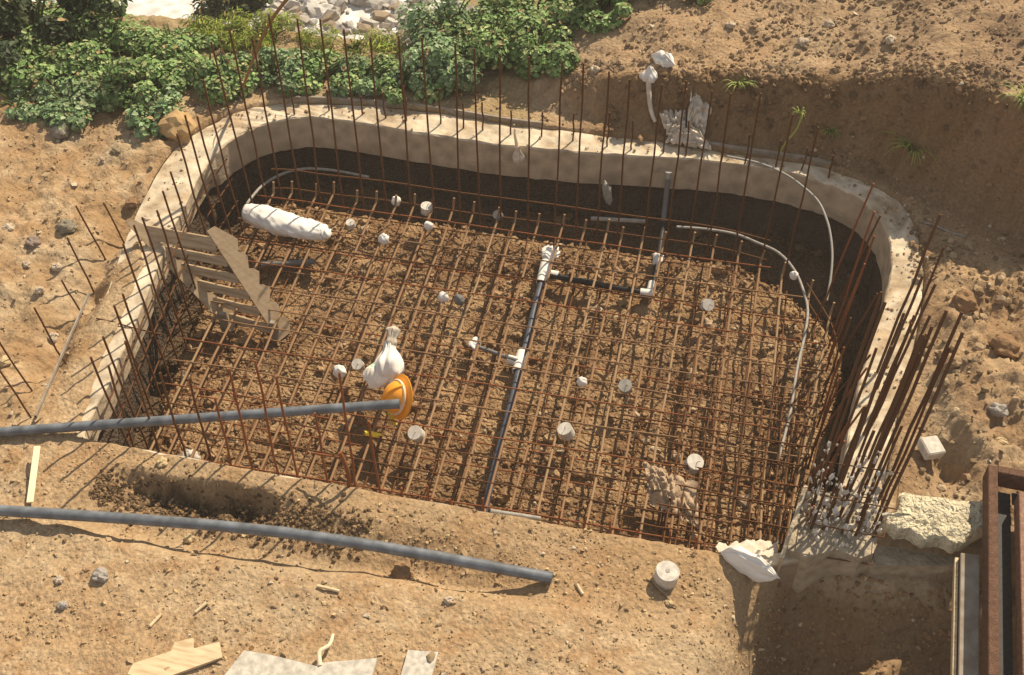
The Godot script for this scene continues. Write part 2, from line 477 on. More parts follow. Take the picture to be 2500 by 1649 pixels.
func soil_color(x: float, z: float, y: float) -> Color:
	var big := n_big.get_noise_2d(x + 30.0, z); var mid := n_mid.get_noise_2d(x + 7.0, z - 3.0); var small := n_small.get_noise_2d(x, z + 20.0)
	var tan_ := Color(0.475, 0.33, 0.195)
	var grey := Color(0.47, 0.36, 0.235)
	var red := Color(0.41, 0.255, 0.135)
	var c := tan_.lerp(grey, clamp(0.45 + 1.8 * big, 0.0, 1.0)).lerp(red, clamp(0.12 + 1.3 * mid, 0.0, 0.75))
	c = c.lerp(Color(0.60, 0.46, 0.30), clamp(small * 1.4 + 0.9 * n_big.get_noise_2d(x * 1.7 - 40.0, z * 1.7), 0.0, 0.65))
	if z > -4.0:      # browner spoil along the rim, pale trodden dust nearer the house
		var strip := (1.0 - sstep(-3.72, -3.35, z + 0.25 * mid)) * sstep(-3.9, -3.0, x)
		c = c.lerp(Color(0.36, 0.225, 0.115), 0.45 * strip)
	if x < -3.7 and z > -7.2: c = c.lerp(Color(0.36, 0.225, 0.115), clamp(0.30 + 1.4 * n_mid.get_noise_2d(x - 12.0, z), 0.0, 0.7))
	if z < -7.4 and x > -1.8:
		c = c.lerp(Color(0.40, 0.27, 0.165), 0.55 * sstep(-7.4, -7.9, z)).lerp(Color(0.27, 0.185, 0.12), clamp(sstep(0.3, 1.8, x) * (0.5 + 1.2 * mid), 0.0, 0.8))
	if x > -1.4 and z < -6.4:      # shade on the bank face and its foot, put into the soil colour
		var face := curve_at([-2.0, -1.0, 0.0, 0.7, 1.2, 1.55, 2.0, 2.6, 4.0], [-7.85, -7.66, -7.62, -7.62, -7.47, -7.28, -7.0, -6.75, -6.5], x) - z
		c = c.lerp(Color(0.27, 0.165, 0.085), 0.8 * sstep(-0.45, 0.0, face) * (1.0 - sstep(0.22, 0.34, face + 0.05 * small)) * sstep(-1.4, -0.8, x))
	if x > 1.2 and z > -7.4: c = c.lerp(Color(0.33, 0.215, 0.125), clampf(0.6 + mid, 0.0, 0.9))
	c = c.lerp(Color(0.17, 0.115, 0.07), sstep(-0.10, -0.30, y) * sstep(0.3, 0.7, x) * (0.60 - 0.5 * exp(-pow((x - 1.20 + 0.6 * (z + 3.62)) / 0.2, 2.0) - pow((z + 3.62) / 0.2, 2.0))))  # pit shadow painted into the soil, the sunlit mound left lighter
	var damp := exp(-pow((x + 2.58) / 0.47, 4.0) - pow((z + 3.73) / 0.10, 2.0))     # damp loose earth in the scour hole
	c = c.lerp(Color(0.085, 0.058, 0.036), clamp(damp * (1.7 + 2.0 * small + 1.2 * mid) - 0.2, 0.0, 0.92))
	if x < -1.5 and z < -7.5: c = c.lerp(Color(0.30, 0.24, 0.11), 0.4)
	return c

func axis(lo: float, a: float, b: float, hi: float, fine: float, grow: float) -> PackedFloat32Array:
	var mid := PackedFloat32Array()
	var x := a
	while x < b: mid.append(x); x += fine
	mid.append(b)
	var below := []; var step := fine; x = a
	while x > lo: step *= grow; x -= step; below.push_front(x)
	var out := PackedFloat32Array(below)
	out.append_array(mid)
	step = fine; x = b
	while x < hi: step *= grow; x += step; out.append(x)
	return out

func build_ground():
	var xs := axis(-45.0, -4.9, 2.2, 45.0, 0.024, 1.16)
	var zs := axis(-50.0, -8.7, -2.55, 30.0, 0.024, 1.16)
	var nx := xs.size(); var nz := zs.size()
	var v := PackedVector3Array(); var c := PackedColorArray()
	v.resize(nx * nz); c.resize(nx * nz)
	var inside := PackedByteArray(); inside.resize(nx * nz)
	for j in nz:
		for i in nx:
			var p := Vector2(xs[i], zs[j])
			if p.x > -4.05 and p.x < 1.46 and p.y > -7.65 and p.y < -3.9 and Geometry2D.is_point_in_polygon(p, cover): inside[j * nx + i] = 1
	for j in nz:
		for i in nx:
			var k := j * nx + i
			var p := Vector2(xs[i], zs[j])
			var y := 0.0
			if inside[k] == 1:
				var edge := inside[k - 1] == 0 or inside[k + 1] == 0 or inside[k - nx] == 0 or inside[k + nx] == 0 or inside[k - nx - 1] == 0 or inside[k - nx + 1] == 0 or inside[k + nx - 1] == 0 or inside[k + nx + 1] == 0
				if edge:
					inside[k] = 2
					p = flat_distance(p, cover)[0]
					y = -0.012 if p.y < -4.05 or p.x > 0.75 else ground_height(p.x, p.y) - 0.006
			else:
				y = ground_height(p.x, p.y)
			v[k] = Vector3(p.x, y, p.y)
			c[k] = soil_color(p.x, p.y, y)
	var idx := PackedInt32Array()
	for j in nz - 1:
		for i in nx - 1:
			var a := j * nx + i
			if inside[a] == 1 or inside[a + 1] == 1 or inside[a + nx] == 1 or inside[a + nx + 1] == 1: continue
			if inside[a] == 2 and inside[a + 1] == 2 and inside[a + nx] == 2 and inside[a + nx + 1] == 2: continue
			idx.append_array(PackedInt32Array([a, a + 1, a + nx, a + 1, a + nx + 1, a + nx]))
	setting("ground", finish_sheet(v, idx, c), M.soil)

func finish_sheet(v: PackedVector3Array, idx: PackedInt32Array, c: PackedColorArray) -> ArrayMesh:
	var n := PackedVector3Array(); n.resize(v.size())
	for t in range(0, idx.size(), 3):
		var f := (v[idx[t + 2]] - v[idx[t]]).cross(v[idx[t + 1]] - v[idx[t]])
		if f.y < 0.0: f = -f
		n[idx[t]] += f; n[idx[t + 1]] += f; n[idx[t + 2]] += f
	for i in n.size():
		n[i] = n[i].normalized() if n[i] != Vector3.ZERO else Vector3.UP
	return mesh_smooth(v, n, idx, c)

func back_line(x: float) -> float:      # where the cage ends towards the back wall
	return -6.78 + 0.10 * pow(max(0.0, (-3.0 - x) / 0.4), 2.0) + 0.26 * pow(max(0.0, (x - 0.10) / 0.55), 2.0)

func shade_trench(x: float, z: float) -> float:      # added dip between cage and wall, sunk and coloured dark as shade
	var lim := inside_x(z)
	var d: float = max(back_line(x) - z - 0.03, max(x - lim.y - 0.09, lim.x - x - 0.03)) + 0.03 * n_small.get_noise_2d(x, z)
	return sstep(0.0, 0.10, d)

func floor_height(x: float, z: float) -> float:
	return -0.16 * shade_trench(x, z) + lerpf(-0.60, -0.46, clamp((-4.0 - z) / 3.2, 0.0, 1.0)) + 0.03 * n_mid.get_noise_2d(x, z) + 0.022 * n_small.get_noise_2d(x * 1.3, z * 1.3) + 0.02 * n_big.get_noise_2d(x, z)

func build_pool_floor():
	var xs := PackedFloat32Array(); var zs := PackedFloat32Array()
	var x := -3.85
	while x < 1.25: xs.append(x); x += 0.024
	var z := -7.48
	while z < -3.86: zs.append(z); z += 0.024
	var v := PackedVector3Array(); var c := PackedColorArray(); var idx := PackedInt32Array()
	for j in zs.size():
		for i in xs.size():
			var y := floor_height(xs[i], zs[j])
			v.append(Vector3(xs[i], y, zs[j]))
			var t: float = clamp(0.45 + 1.3 * n_mid.get_noise_2d(xs[i] + 50.0, zs[j]) + 0.8 * n_small.get_noise_2d(xs[i], zs[j] + 9.0), 0.0, 1.0)
			c.append(Color(0.33, 0.195, 0.10).lerp(Color(0.52, 0.345, 0.19), t).lerp(Color(0.23, 0.135, 0.075), clamp(n_big.get_noise_2d(xs[i] * 2.0, zs[j] * 2.0) * 1.6, 0.0, 0.6)).lerp(Color(0.13, 0.088, 0.058), 0.85 * shade_trench(xs[i], zs[j])))  # last blend paints the shade along the walls into the floor
	var nx := xs.size()
	for j in zs.size() - 1:
		for i in nx - 1:
			var a := j * nx + i
			idx.append_array(PackedInt32Array([a, a + 1, a + nx, a + 1, a + nx + 1, a + nx]))
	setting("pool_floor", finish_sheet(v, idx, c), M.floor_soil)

func build_wall():
	var t := thing("pool_wall", "low curved concrete wall that rings the unfinished pool", "wall")
	var v := PackedVector3Array(); var c := PackedColorArray()
	var ev := PackedVector3Array(); var ec := PackedColorArray()      # the darker face under the ring beam
	var prof := [-0.30, -0.285, -0.13, -0.10, -0.012]
	var count := inner.size(); var per := prof.size() + 7
	for i in count:
		var a := inner[i]; var b := outer[i]
		var w := (b - a)
		var lip := 0.05 if i < 40 else 0.0          # overhanging edge added on the left to shade the face below
		var wob := 0.008 * n_small.get_noise_1d(i * 3.1) + 0.006 * n_mid.get_noise_1d(i * 2.0)
		var top := 0.012 * n_mid.get_noise_2d(a.x * 2.0, a.y * 2.0)
		var under := 0.012 * n_small.get_noise_1d(i * 2.3 + 90.0)
		for y in prof:
			var q: Vector2 = a + w.normalized() * (wob + (lip if y < -0.11 else 0.0) + (0.05 if y < -0.29 else 0.0))
			v.append(Vector3(q.x, (y if y < -0.05 else y + top) + (under if y < -0.2 else 0.0), q.y))
			var tone := 0.5 + 0.5 * n_mid.get_noise_2d(i * 0.3, y * 3.0)
			c.append(Color(0.54, 0.44, 0.32).lerp(Color(0.60, 0.495, 0.37), tone))
		for k in 5:
			var s := [0.04, 0.28, 0.52, 0.76, 0.96][k] as float
			var q := a.lerp(b, s)
			var rough := 0.010 * n_small.get_noise_2d(q.x * 2.0, q.y * 2.0)
			v.append(Vector3(q.x, top + rough + (0.0 if k < 4 else -0.006), q.y))
			var dirt: float = clamp(0.12 + 0.25 * s + 0.4 * sstep(0.9, 1.1, a.x) + 1.4 * n_small.get_noise_2d(q.x * 0.9, q.y * 0.9) + 1.2 * n_mid.get_noise_2d(q.x, q.y), 0.0, 1.0)
			c.append(Color(0.76, 0.66, 0.51).lerp(Color(0.42, 0.30, 0.185), dirt * 0.85))
		v.append(Vector3(b.x, -0.03 + top, b.y)); c.append(Color(0.36, 0.28, 0.2))
		v.append(Vector3(b.x, -0.95, b.y)); c.append(Color(0.36, 0.28, 0.2))
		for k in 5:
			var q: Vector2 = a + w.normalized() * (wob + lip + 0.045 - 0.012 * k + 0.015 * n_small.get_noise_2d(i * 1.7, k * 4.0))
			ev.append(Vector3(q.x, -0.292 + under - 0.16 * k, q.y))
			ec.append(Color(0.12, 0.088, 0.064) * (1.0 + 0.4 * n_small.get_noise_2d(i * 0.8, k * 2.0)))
	var eidx := grid_index(count - 1, 5, false)
	eidx.append_array(PackedInt32Array())
	for k in 4:
		var p := (count - 1) * 5 + k
		eidx.append_array(PackedInt32Array([p, p + 1, k, p + 1, k + 1, k]))
	var en := PackedVector3Array()
	for i in count:
		var w := inner[i] - outer[i]
		for k in 5: en.append(Vector3(w.x, 0.1, w.y).normalized())
	put("lower_face", mesh_smooth(ev, en, eidx, ec), M.floor_soil, t)
	var n := PackedVector3Array(); n.resize(v.size())
	var idx := PackedInt32Array()
	for i in count:
		for k in per - 1:
			var p := i * per + k; var q := ((i + 1) % count) * per + k
			idx.append_array(PackedInt32Array([p, q, p + 1, q, q + 1, p + 1]))
	# flat-shaded so that the arrises stay crisp
	var tri := PackedVector3Array(); var hint := PackedVector3Array(); var col := PackedColorArray()
	var mid := Vector3(-1.2, 0, -5.7)
	for s in range(0, idx.size(), 3):
		var seg: int = (s / 3) % ((per - 1) * 2) / 2
		var ctr := Vector3.ZERO
		for j in 3:
			tri.append(v[idx[s + j]]); col.append(c[idx[s + j]]); ctr += v[idx[s + j]] / 3.0
		hint.append(Vector3(mid.x - ctr.x, 0.0, mid.z - ctr.z) if seg < 4 else (Vector3.UP if seg < 10 else Vector3(ctr.x - mid.x, 0, ctr.z - mid.z)))
	put("wall_body", mesh_flat(tri, hint, col), M.concrete, t)
	# thin grey shuttering strip left standing along the outer back edge
	var strip := thing("shuttering_strip", "thin grey shuttering strip along the outer edge of the back wall", "board")
	var run := PackedVector3Array()
	for i in range(62, 84): run.append(Vector3(outer[i].x, 0.015, outer[i].y - 0.012))
	put("strip_board", ribbon(run, 0.05, 0.016), M.timber_grey, strip)
	strip = thing("shuttering_strip", "grey shuttering strip at the foot of the bank behind the wall, under the torn sheet", "board")
	run = PackedVector3Array()
	for i in range(96, 114): run.append(Vector3(outer[i].x, 0.02, outer[i].y - 0.02))
	put("strip_board", ribbon(run, 0.05, 0.02), M.timber_grey, strip)

# An upright band of some height and thickness along points.
func ribbon(pts: PackedVector3Array, high: float, thick: float) -> ArrayMesh:
	var tri := PackedVector3Array(); var hint := PackedVector3Array()
	for i in pts.size() - 1:
		var a := pts[i]; var b := pts[i + 1]
		var s := (b - a).cross(Vector3.UP).normalized() * thick / 2.0
		var u := Vector3.UP * high / 2.0
		for f in [[a + s + u, b + s + u, b + s - u, a + s - u, s], [a - s + u, b - s + u, b - s - u, a - s - u, -s], [a + s + u, b + s + u, b - s + u, a - s + u, Vector3.UP], [a + s - u, b + s - u, b - s - u, a - s - u, Vector3.DOWN]]:
			for k in [0, 1, 2, 0, 2, 3]: tri.append(f[k])
			hint.append(f[4]); hint.append(f[4])
	return mesh_flat(tri, hint)

# ------------------------------------------------------------------ reinforcement
func mat_level(x: float, z: float) -> float:
	return lerpf(-0.60, -0.46, clamp((-4.0 - z) / 3.2, 0.0, 1.0))

func inside_x(z: float) -> Vector2:      # left and right limits of the cage at this depth
	var l := curve_at([-6.8, -6.7, -6.5, -6.0, -5.0, -4.0], [-3.22, -3.34, -3.40, -3.42, -3.34, -3.22], z)
	var r := curve_at([-6.8, -6.65, -6.4, -6.1, -5.3, -4.0], [0.15, 0.48, 0.74, 0.86, 0.80, 0.62], z)
	return Vector2(l, r)

func build_cage():
	var t := thing("rebar_cage", "rust brown reinforcing bar cage tied over the pool floor", "rebar cage")
	var back := func(x: float) -> float: return back_line(x)
	# lower and upper mats: bars that run away from the camera
	for layer in 2:
		var lift := 0.055 + 0.13 * layer
		var x := -3.30 + 0.04 * layer
		var gap := 0.158 if layer == 1 else 0.21
		while x < 0.86:
			var zb: float = back.call(x) + rng.randf_range(-0.03, 0.03)
			var zf := -4.12 + rng.randf_range(-0.03, 0.05)
			var skew := rng.randf_range(-0.03, 0.03)
			var front_x: float = lerpf(x, clampf(x, -3.2, 0.62), 0.85)
			var a := Vector3(x + skew, mat_level(x, zb) + lift, zb); var b := Vector3(front_x, mat_level(x, zf) + lift, zf)
			var pts := line(a, b, 8, 0.006)
			if layer == 1: pts.insert(0, a + Vector3(0.01, 0.10, -0.015))
			put("floor_bar", tube(pts, 0.0088 if layer == 1 else 0.006), [M.rust_dusty, M.rust_dusty, M.rust_pale][rng.randi() % 3] if layer == 1 else M.rust, t)
			x += gap * rng.randf_range(0.88, 1.12)
	# bars across
	for layer in 2:
		var lift := 0.068 + 0.13 * layer
		var z := -6.72 + 0.05 * layer
		while z < -4.08:
			var lim := inside_x(z)
			var a := Vector3(lim.x, mat_level(0, z) + lift, z + rng.randf_range(-0.03, 0.03)); var b := Vector3(lim.y, mat_level(0, z) + lift, z + rng.randf_range(-0.03, 0.03))
			put("cross_bar", tube(line(a, b, 10, 0.006), 0.0050), [M.rust, M.rust_dusty, M.rust_bright][rng.randi() % 3], t)
			var gap := lerpf(0.235, 0.16, (z + 7.0) / 3.0)
			z += gap * rng.randf_range(0.85, 1.15)
	# the denser extra net along the right side
	var k := 0
	while k < 11:
		var x := 0.0 + 0.075 * k + rng.randf_range(-0.02, 0.02)
		put("floor_bar", tube(line(Vector3(x, mat_level(0, -5.75) + 0.21, -5.75 + rng.randf_range(-0.25, 0.2)), Vector3(min(x, 0.72) + rng.randf_range(-0.06, 0.0), mat_level(0, -4.15) + 0.21, -4.15), 6, 0.006), 0.0055), M.rust, t)
		k += 1
	k = 0
	while k < 9:
		var z := -5.45 + 0.155 * k
		put("cross_bar", tube(line(Vector3(-0.25 + rng.randf_range(-0.2, 0.2), mat_level(0, z) + 0.225, z), Vector3(inside_x(z).y, mat_level(0, z) + 0.225, z + 0.02), 6, 0.006), 0.0055), M.rust, t)
		k += 1
	# uprights of the back wall, bent round the back-left corner
	var xb := -3.06
	while xb < 0.62:
		upright(t, Vector3(xb, mat_level(xb, -6.8) + 0.05, back.call(xb)), lerpf(1.20, 1.0, (xb + 3.0) / 3.6) + rng.randf_range(-0.06, 0.05), 0.02, M.rust)
		xb += 0.172 * rng.randf_range(0.8, 1.2)
	for p in [Vector2(-3.20, -6.75), Vector2(-3.30, -6.70), Vector2(-3.37, -6.60)]:
		upright(t, Vector3(p.x, mat_level(p.x, p.y) + 0.05, p.y), 1.0 + rng.randf_range(-0.06, 0.08), 0.04, M.rust, Vector3(-0.05, 0, -0.02))
	# shorter second row on top of the back wall
	xb = -3.25
	while xb < 1.0:
		var zz := -7.42 + 0.14 * pow(max(0.0, (-3.0 - xb) / 0.3), 2.0) + 0.16 * pow(max(0.0, (xb - 0.6) / 0.35), 2.0)
		upright(t, Vector3(xb, -0.12, zz), 0.22 + rng.randf_range(-0.08, 0.12), 0.01, M.rust)
		xb += 0.205 * rng.randf_range(0.75, 1.3)
	# left wall: inner row
	var zl := -6.42
	while zl < -4.15:
		upright(t, Vector3(inside_x(zl).x, mat_level(0, zl) + 0.05, zl), 0.80 - 0.10 * (zl + 6.5) + rng.randf_range(-0.12, 0.10), 0.02, M.rust, Vector3(-0.06, 0, 0))
		zl += 0.18 * rng.randf_range(0.85, 1.15)
	# front wall: only its left half rises above the rim
	var xf := -3.2
	while xf < 0.60:
		var tall := rng.randf_range(0.32, 0.95) if xf < -1.60 else -0.10
		upright(t, Vector3(xf, mat_level(0, -4.14) + 0.05, -4.14 + rng.randf_range(-0.03, 0.02)), tall, 0.02, M.rust_bright if xf > -2.6 else M.rust)
		xf += 0.15 * rng.randf_range(0.85, 1.15)
	# right wall: crowded, leaning outwards
	var zr := -6.35
	while zr < -4.12:
		var b := Vector3(inside_x(zr).y + 0.03, mat_level(0, zr) + 0.05, zr)
		upright(t, b, lerpf(0.80, 0.18, sstep(-6.4, -5.6, zr)) + rng.randf_range(-0.10, 0.16), 0.02, M.rust_bright if rng.randf() < 0.45 else M.rust, Vector3(rng.randf_range(0.03, 0.20), 0, rng.randf_range(-0.12, 0.02)))
		zr += 0.115 * rng.randf_range(0.8, 1.2)
	zr = -5.5
	while zr < -4.35:
		upright(t, Vector3(curve_at([-5.6, -4.4], [1.12, 1.0], zr) + rng.randf_range(-0.03, 0.05), -0.05, zr), rng.randf_range(0.60, 1.02), 0.015, M.rust if rng.randf() < 0.5 else M.rust_dark, Vector3(0.15 + 0.03 * rng.randf(), 0, -0.37 - 0.03 * rng.randf()))
		zr += 0.13 * rng.randf_range(0.7, 1.3)
	# level bars that tie the uprights together
	for h in [-0.18, 0.0]:
		var pts := PackedVector3Array()
		for x in [-3.25, -3.1, -2.85, -2.4, -1.8, -1.2, -0.6, 0.0, 0.4]:
			pts.append(Vector3(x, h - 0.1 + 0.01 * sin(x * 5.0), (back.call(x) as float) - 0.012))
		put("tie_bar", tube(smooth_line(pts, 4), 0.0055), M.rust, t)
	for h in [-0.22, -0.02, 0.16]:
		var pts := PackedVector3Array()
		for z in [-6.5, -6.0, -5.4, -4.8, -4.2]:
			pts.append(Vector3(inside_x(z).x - 0.02 - 0.05 * (h + 0.5), h, z))
		put("tie_bar", tube(smooth_line(pts, 4), 0.0055), M.rust, t)
	for h in [-0.36, -0.24]:
		var pts := PackedVector3Array()
		for z in [-6.5, -6.0, -5.4, -4.8, -4.2]:
			pts.append(Vector3(inside_x(z).y + 0.05, h, z))
		put("tie_bar", tube(smooth_line(pts, 4), 0.0055), M.rust, t)
	# one thin bar that lies across from the left wall top into the cage
	put("tie_bar", tube(line(Vector3(-3.75, 0.035, -4.93), Vector3(-3.3, -0.02, -4.93), 4, 0.004), 0.005), M.rust, t)
	# outer row beyond the left wall: separate dowels driven into the soil
	var spots := [Vector3(-3.86, 0.45, -4.30), Vector3(-3.80, 0.48, -4.58), Vector3(-3.88, 0.30, -5.02), Vector3(-3.95, 0.48, -5.28), Vector3(-3.98, 0.46, -5.56), Vector3(-3.76, 0.40, -4.10), Vector3(-3.96, 0.40, -5.80)]
	var where := ["outside the left wall behind the end of the upper pipe", "outside the left wall, second from the near end", "among stones outside the middle of the left wall", "outside the left wall near the wooden stair form", "outside the left wall just before the stair form's top", "outside the left wall, nearest to the camera", "outside the left wall, farthest from the camera"]
	for i in spots.size():
		var s: Vector3 = spots[i]
		var y := ground_height(s.x, s.z) - 0.12
		var d := thing("rebar_dowel", "thin rusty bar sticking up " + where[i], "rebar", Vector3(s.x, y, s.z), "rebar dowels outside the left wall")
		put("bar", tube(line(Vector3.ZERO, Vector3(-0.07 - 0.04 * rng.randf(), s.y + 0.12, 0.01), 5, 0.004), 0.006), M.rust, d)
	# long grey bars lying along the outside of the left wall
	var lies := [["shuttering_board", "narrow grey strip lying along the outer edge of the left wall", 0.010]]
	for i in 1:
		var b := thing(lies[i][0], lies[i][1], "board")
		var off := -0.03 - 0.05 * i
		put("board_strip", ribbon(smooth_line(PackedVector3Array([Vector3(-3.70 + off, 0.055, -4.08), Vector3(-3.77 + off, 0.07, -4.6), Vector3(-3.84 + off, 0.07, -5.1)]), 4), 0.02, lies[i][2]), M.timber_grey, b)

func upright(parent: Node3D, base: Vector3, top: float, wob: float, m: Material, lean := Vector3.ZERO):
	var tip := Vector3(base.x + lean.x + rng.randf_range(-wob, wob), top, base.z + lean.z + rng.randf_range(-wob, wob))
	put("upright_bar", tube(line(base, tip, 5, 0.006), 0.0068 if m != M.rust_dark else 0.0085), m, parent)

# ------------------------------------------------------------------ right-hand corner: column stub with its starter bars, the broken slab
func build_right_corner():
	var t := thing("column_stub", "concrete column stub with long dark starter bars at the pool's near right corner", "column")
	var poly := PackedVector2Array([Vector2(0.64, 4.06), Vector2(0.70, 4.44), Vector2(0.80, 4.50), Vector2(1.15, 4.42), Vector2(1.10, 4.13), Vector2(1.03, 4.08), Vector2(0.90, 4.11), Vector2(0.76, 4.03)])
	put("block", plate(poly, Vector3(0, -0.345, 0), Vector3.RIGHT, Vector3.FORWARD, 0.80), M.block_concrete, t)
	var side := plate(PackedVector2Array([Vector2(0, -0.45), Vector2(0.40, -0.40), Vector2(0.46, 0.12), Vector2(0.34, 0.22), Vector2(0.12, 0.16), Vector2(-0.02, 0.06)]), Vector3(0.622, 0.0, -4.01), Vector3(0.20, 0, -0.98), Vector3(0.03, 1, 0), 0.022)
	put("form_board", side, M.block_concrete, t)
	for i in 15:
		var u := float(i % 5) / 4.0; var w := float(i / 5) / 2.0
		var b := Vector3(0.74 + 0.32 * u + rng.randf_range(-0.02, 0.02), -0.10, -4.15 - 0.20 * w + rng.randf_range(-0.02, 0.02))
		var long := rng.randf_range(1.15, 1.55)
		var dir := Vector3(0.145 + 0.04 * u + rng.randf_range(-0.01, 0.01), 1.0, -0.44 - 0.03 * rng.randf()).normalized()
		if i % 4 == 3: long *= 0.62
		put("starter_bar", tube(line(b, b + dir * long, 6, 0.005), 0.0092 if i % 3 else 0.0075), M.rust_dark if i % 3 else M.rust, t)
	for i in 3:
		var y := 0.03 + 0.17 * i
		var o := Vector3(0.045 * y / 0.3, y, -0.38 * y)
		var pts := PackedVector3Array()
		for q in [Vector2(0.70, -4.08), Vector2(1.10, -4.08), Vector2(1.12, -4.32), Vector2(0.72, -4.32), Vector2(0.70, -4.08)]:
			pts.append(Vector3(q.x, -0.03, q.y) + o + Vector3(0, rng.randf_range(-0.02, 0.02), 0))
		put("stirrup", tube(pts, 0.0045), M.rust_dark, t)
	# splashes of hardened mortar clinging to the bars
	for i in 260:
		var u := rng.randf(); var y := rng.randf_range(0.0, 0.42)
		var p := Vector3(0.70 + 0.38 * u + 0.12 * y, 0.05 + y * y * 2.2, -4.08 - 0.34 * rng.randf() - 0.36 * y)
		var o := put("mortar_splash", rock(Vector3(0.010, 0.019, 0.010) * rng.randf_range(0.35, 1.5), 300 + i % 12, 0, 0.4), M.white_concrete, t)
		o.position = p; o.rotation = Vector3(-0.36, rng.randf() * TAU, -0.12)
	# slab
	var s := thing("broken_slab", "rough cream slab of broken concrete right of the column stub", "concrete slab")
	var top := PackedVector2Array([Vector2(1.22, 4.50), Vector2(1.70, 4.52), Vector2(1.70, 4.36), Vector2(1.60, 4.27), Vector2(1.50, 4.185), Vector2(1.42, 4.215), Vector2(1.34, 4.19), Vector2(1.26, 4.235), Vector2(1.20, 4.22), Vector2(1.13, 4.265), Vector2(1.12, 4.33), Vector2(1.20, 4.345)])
	put("slab_top", slab_lump(top, 0.085, 0.17), M.rough_concrete, s)
	put("slab_base", plate(PackedVector2Array([Vector2(1.08, 4.28), Vector2(1.66, 4.44), Vector2(1.66, 4.26), Vector2(1.52, 4.20), Vector2(1.13, 4.12), Vector2(1.08, 4.14)]), Vector3(0, -0.24, 0), Vector3.RIGHT, Vector3.FORWARD, 0.40), M.block_concrete, s)
	# white film at the corner
	var bag := thing("plastic_bag", "white plastic bag sagging over the rim beside the column stub", "bag", Vector3(0.45, 0.07, -3.93))
	var film1 := put("film", sack(0.34, [0.0, 0.06, 0.085, 0.075, 0.080, 0.05, 0.0], 0.55, 71, 0.30), M.plastic_white, bag)
	film1.position = Vector3(-0.15, -0.035, -0.05); film1.rotation_degrees = Vector3(0, -22, -84)
	var film := thing("plastic_film", "thin translucent plastic film hanging into the pool behind the white bag", "plastic sheet")
	put("film", cloth(Vector3(0.26, 0.05, -4.0), Vector3(0.60, 0.0, -4.02), Vector3(0.40, -0.10, -4.14), Vector3(0.62, -0.16, -4.26), 81, 0.03), M.sheet_grey, film)

# A slab with a rough upper face: outline (x, -z), flat underside at y0, top about y1.
func slab_lump(poly: PackedVector2Array, y0: float, y1: float) -> ArrayMesh:
	var dense := PackedVector2Array()
	for i in poly.size():
		var a := poly[i]; var b := poly[(i + 1) % poly.size()]
		for k in 4:
			dense.append(a.lerp(b, k / 4.0) + Vector2(n_small.get_noise_2d(a.x * 40.0 + k * 3.0, b.y * 40.0), n_small.get_noise_2d(b.x * 40.0, a.y * 40.0 + k * 3.0)) * 0.012)
	var ctr := Vector2.ZERO
	for p in dense: ctr += p / dense.size()
	var rings := 9; var count := dense.size()
	var v := PackedVector3Array(); var idx := PackedInt32Array()
	for r in rings + 1:
		for p in dense:
			var q := ctr.lerp(p, float(r) / rings)
			var rough := 0.030 * n_small.get_noise_2d(q.x * 2.2, q.y * 2.2) + 0.02 * n_mid.get_noise_2d(q.x * 3.0, q.y * 3.0)
			var edge := -0.028 if r == rings else 0.0
			v.append(Vector3(q.x, y1 + rough + edge, -q.y))
	for p in dense: v.append(Vector3(p.x, y0, -p.y))
	idx = grid_index(rings + 1, count)
	return finish_sheet_any(v, idx)

func finish_sheet_any(v: PackedVector3Array, idx: PackedInt32Array) -> ArrayMesh:
	return finish(v, idx)

# A wrinkled sheet between four corners, with thickness.
func cloth(a: Vector3, b: Vector3, c: Vector3, d: Vector3, seed_: int, bulge: float, torn := 0.0, nu := 22, nv := 18) -> ArrayMesh:
	var n := FastNoiseLite.new(); n.seed = seed_; n.frequency = 1.6; n.fractal_octaves = 3
	var nrm := (b - a).cross(c - a).normalized()
	if nrm.y < 0.0: nrm = -nrm
	var v := PackedVector3Array(); var idx := PackedInt32Array()
	for s in 2:
		for j in nv + 1:
			for i in nu + 1:
				var u := float(i) / nu; var w := float(j) / nv
				var edge: float = torn * 0.8 * max(0.0, n.get_noise_1d(i * 0.16 + seed_)) * (1.0 - w) + torn * 0.8 * max(0.0, n.get_noise_1d(i * 0.21 + 40.0)) * w * -1.0
				var p := a.lerp(b, u).lerp(c.lerp(d, u), clamp(w + edge, 0.0, 1.0))
				p += nrm * (bulge * (n.get_noise_2d(u * 2.2, w * 2.2) * 1.6 + 0.6 * sin(PI * u) * sin(PI * w)) - 0.0015 * s)
				v.append(p)
	var w1 := nu + 1; var half := w1 * (nv + 1)
	var nn := PackedVector3Array(); nn.resize(v.size())
	for s in 2:
		for j in nv:
			for i in nu:
				var p := s * half + j * w1 + i
				idx.append_array(PackedInt32Array([p, p + 1, p + w1, p + 1, p + w1 + 1, p + w1]))
	for t in range(0, idx.size(), 3):
		var f := (v[idx[t + 2]] - v[idx[t]]).cross(v[idx[t + 1]] - v[idx[t]])
		if f.dot(nrm) < 0.0: f = -f
		for k in 3: nn[idx[t + k]] += f
	for i in nn.size(): nn[i] = nn[i].normalized() * (1.0 if i < half else -1.0)
	return mesh_smooth(v, nn, idx)

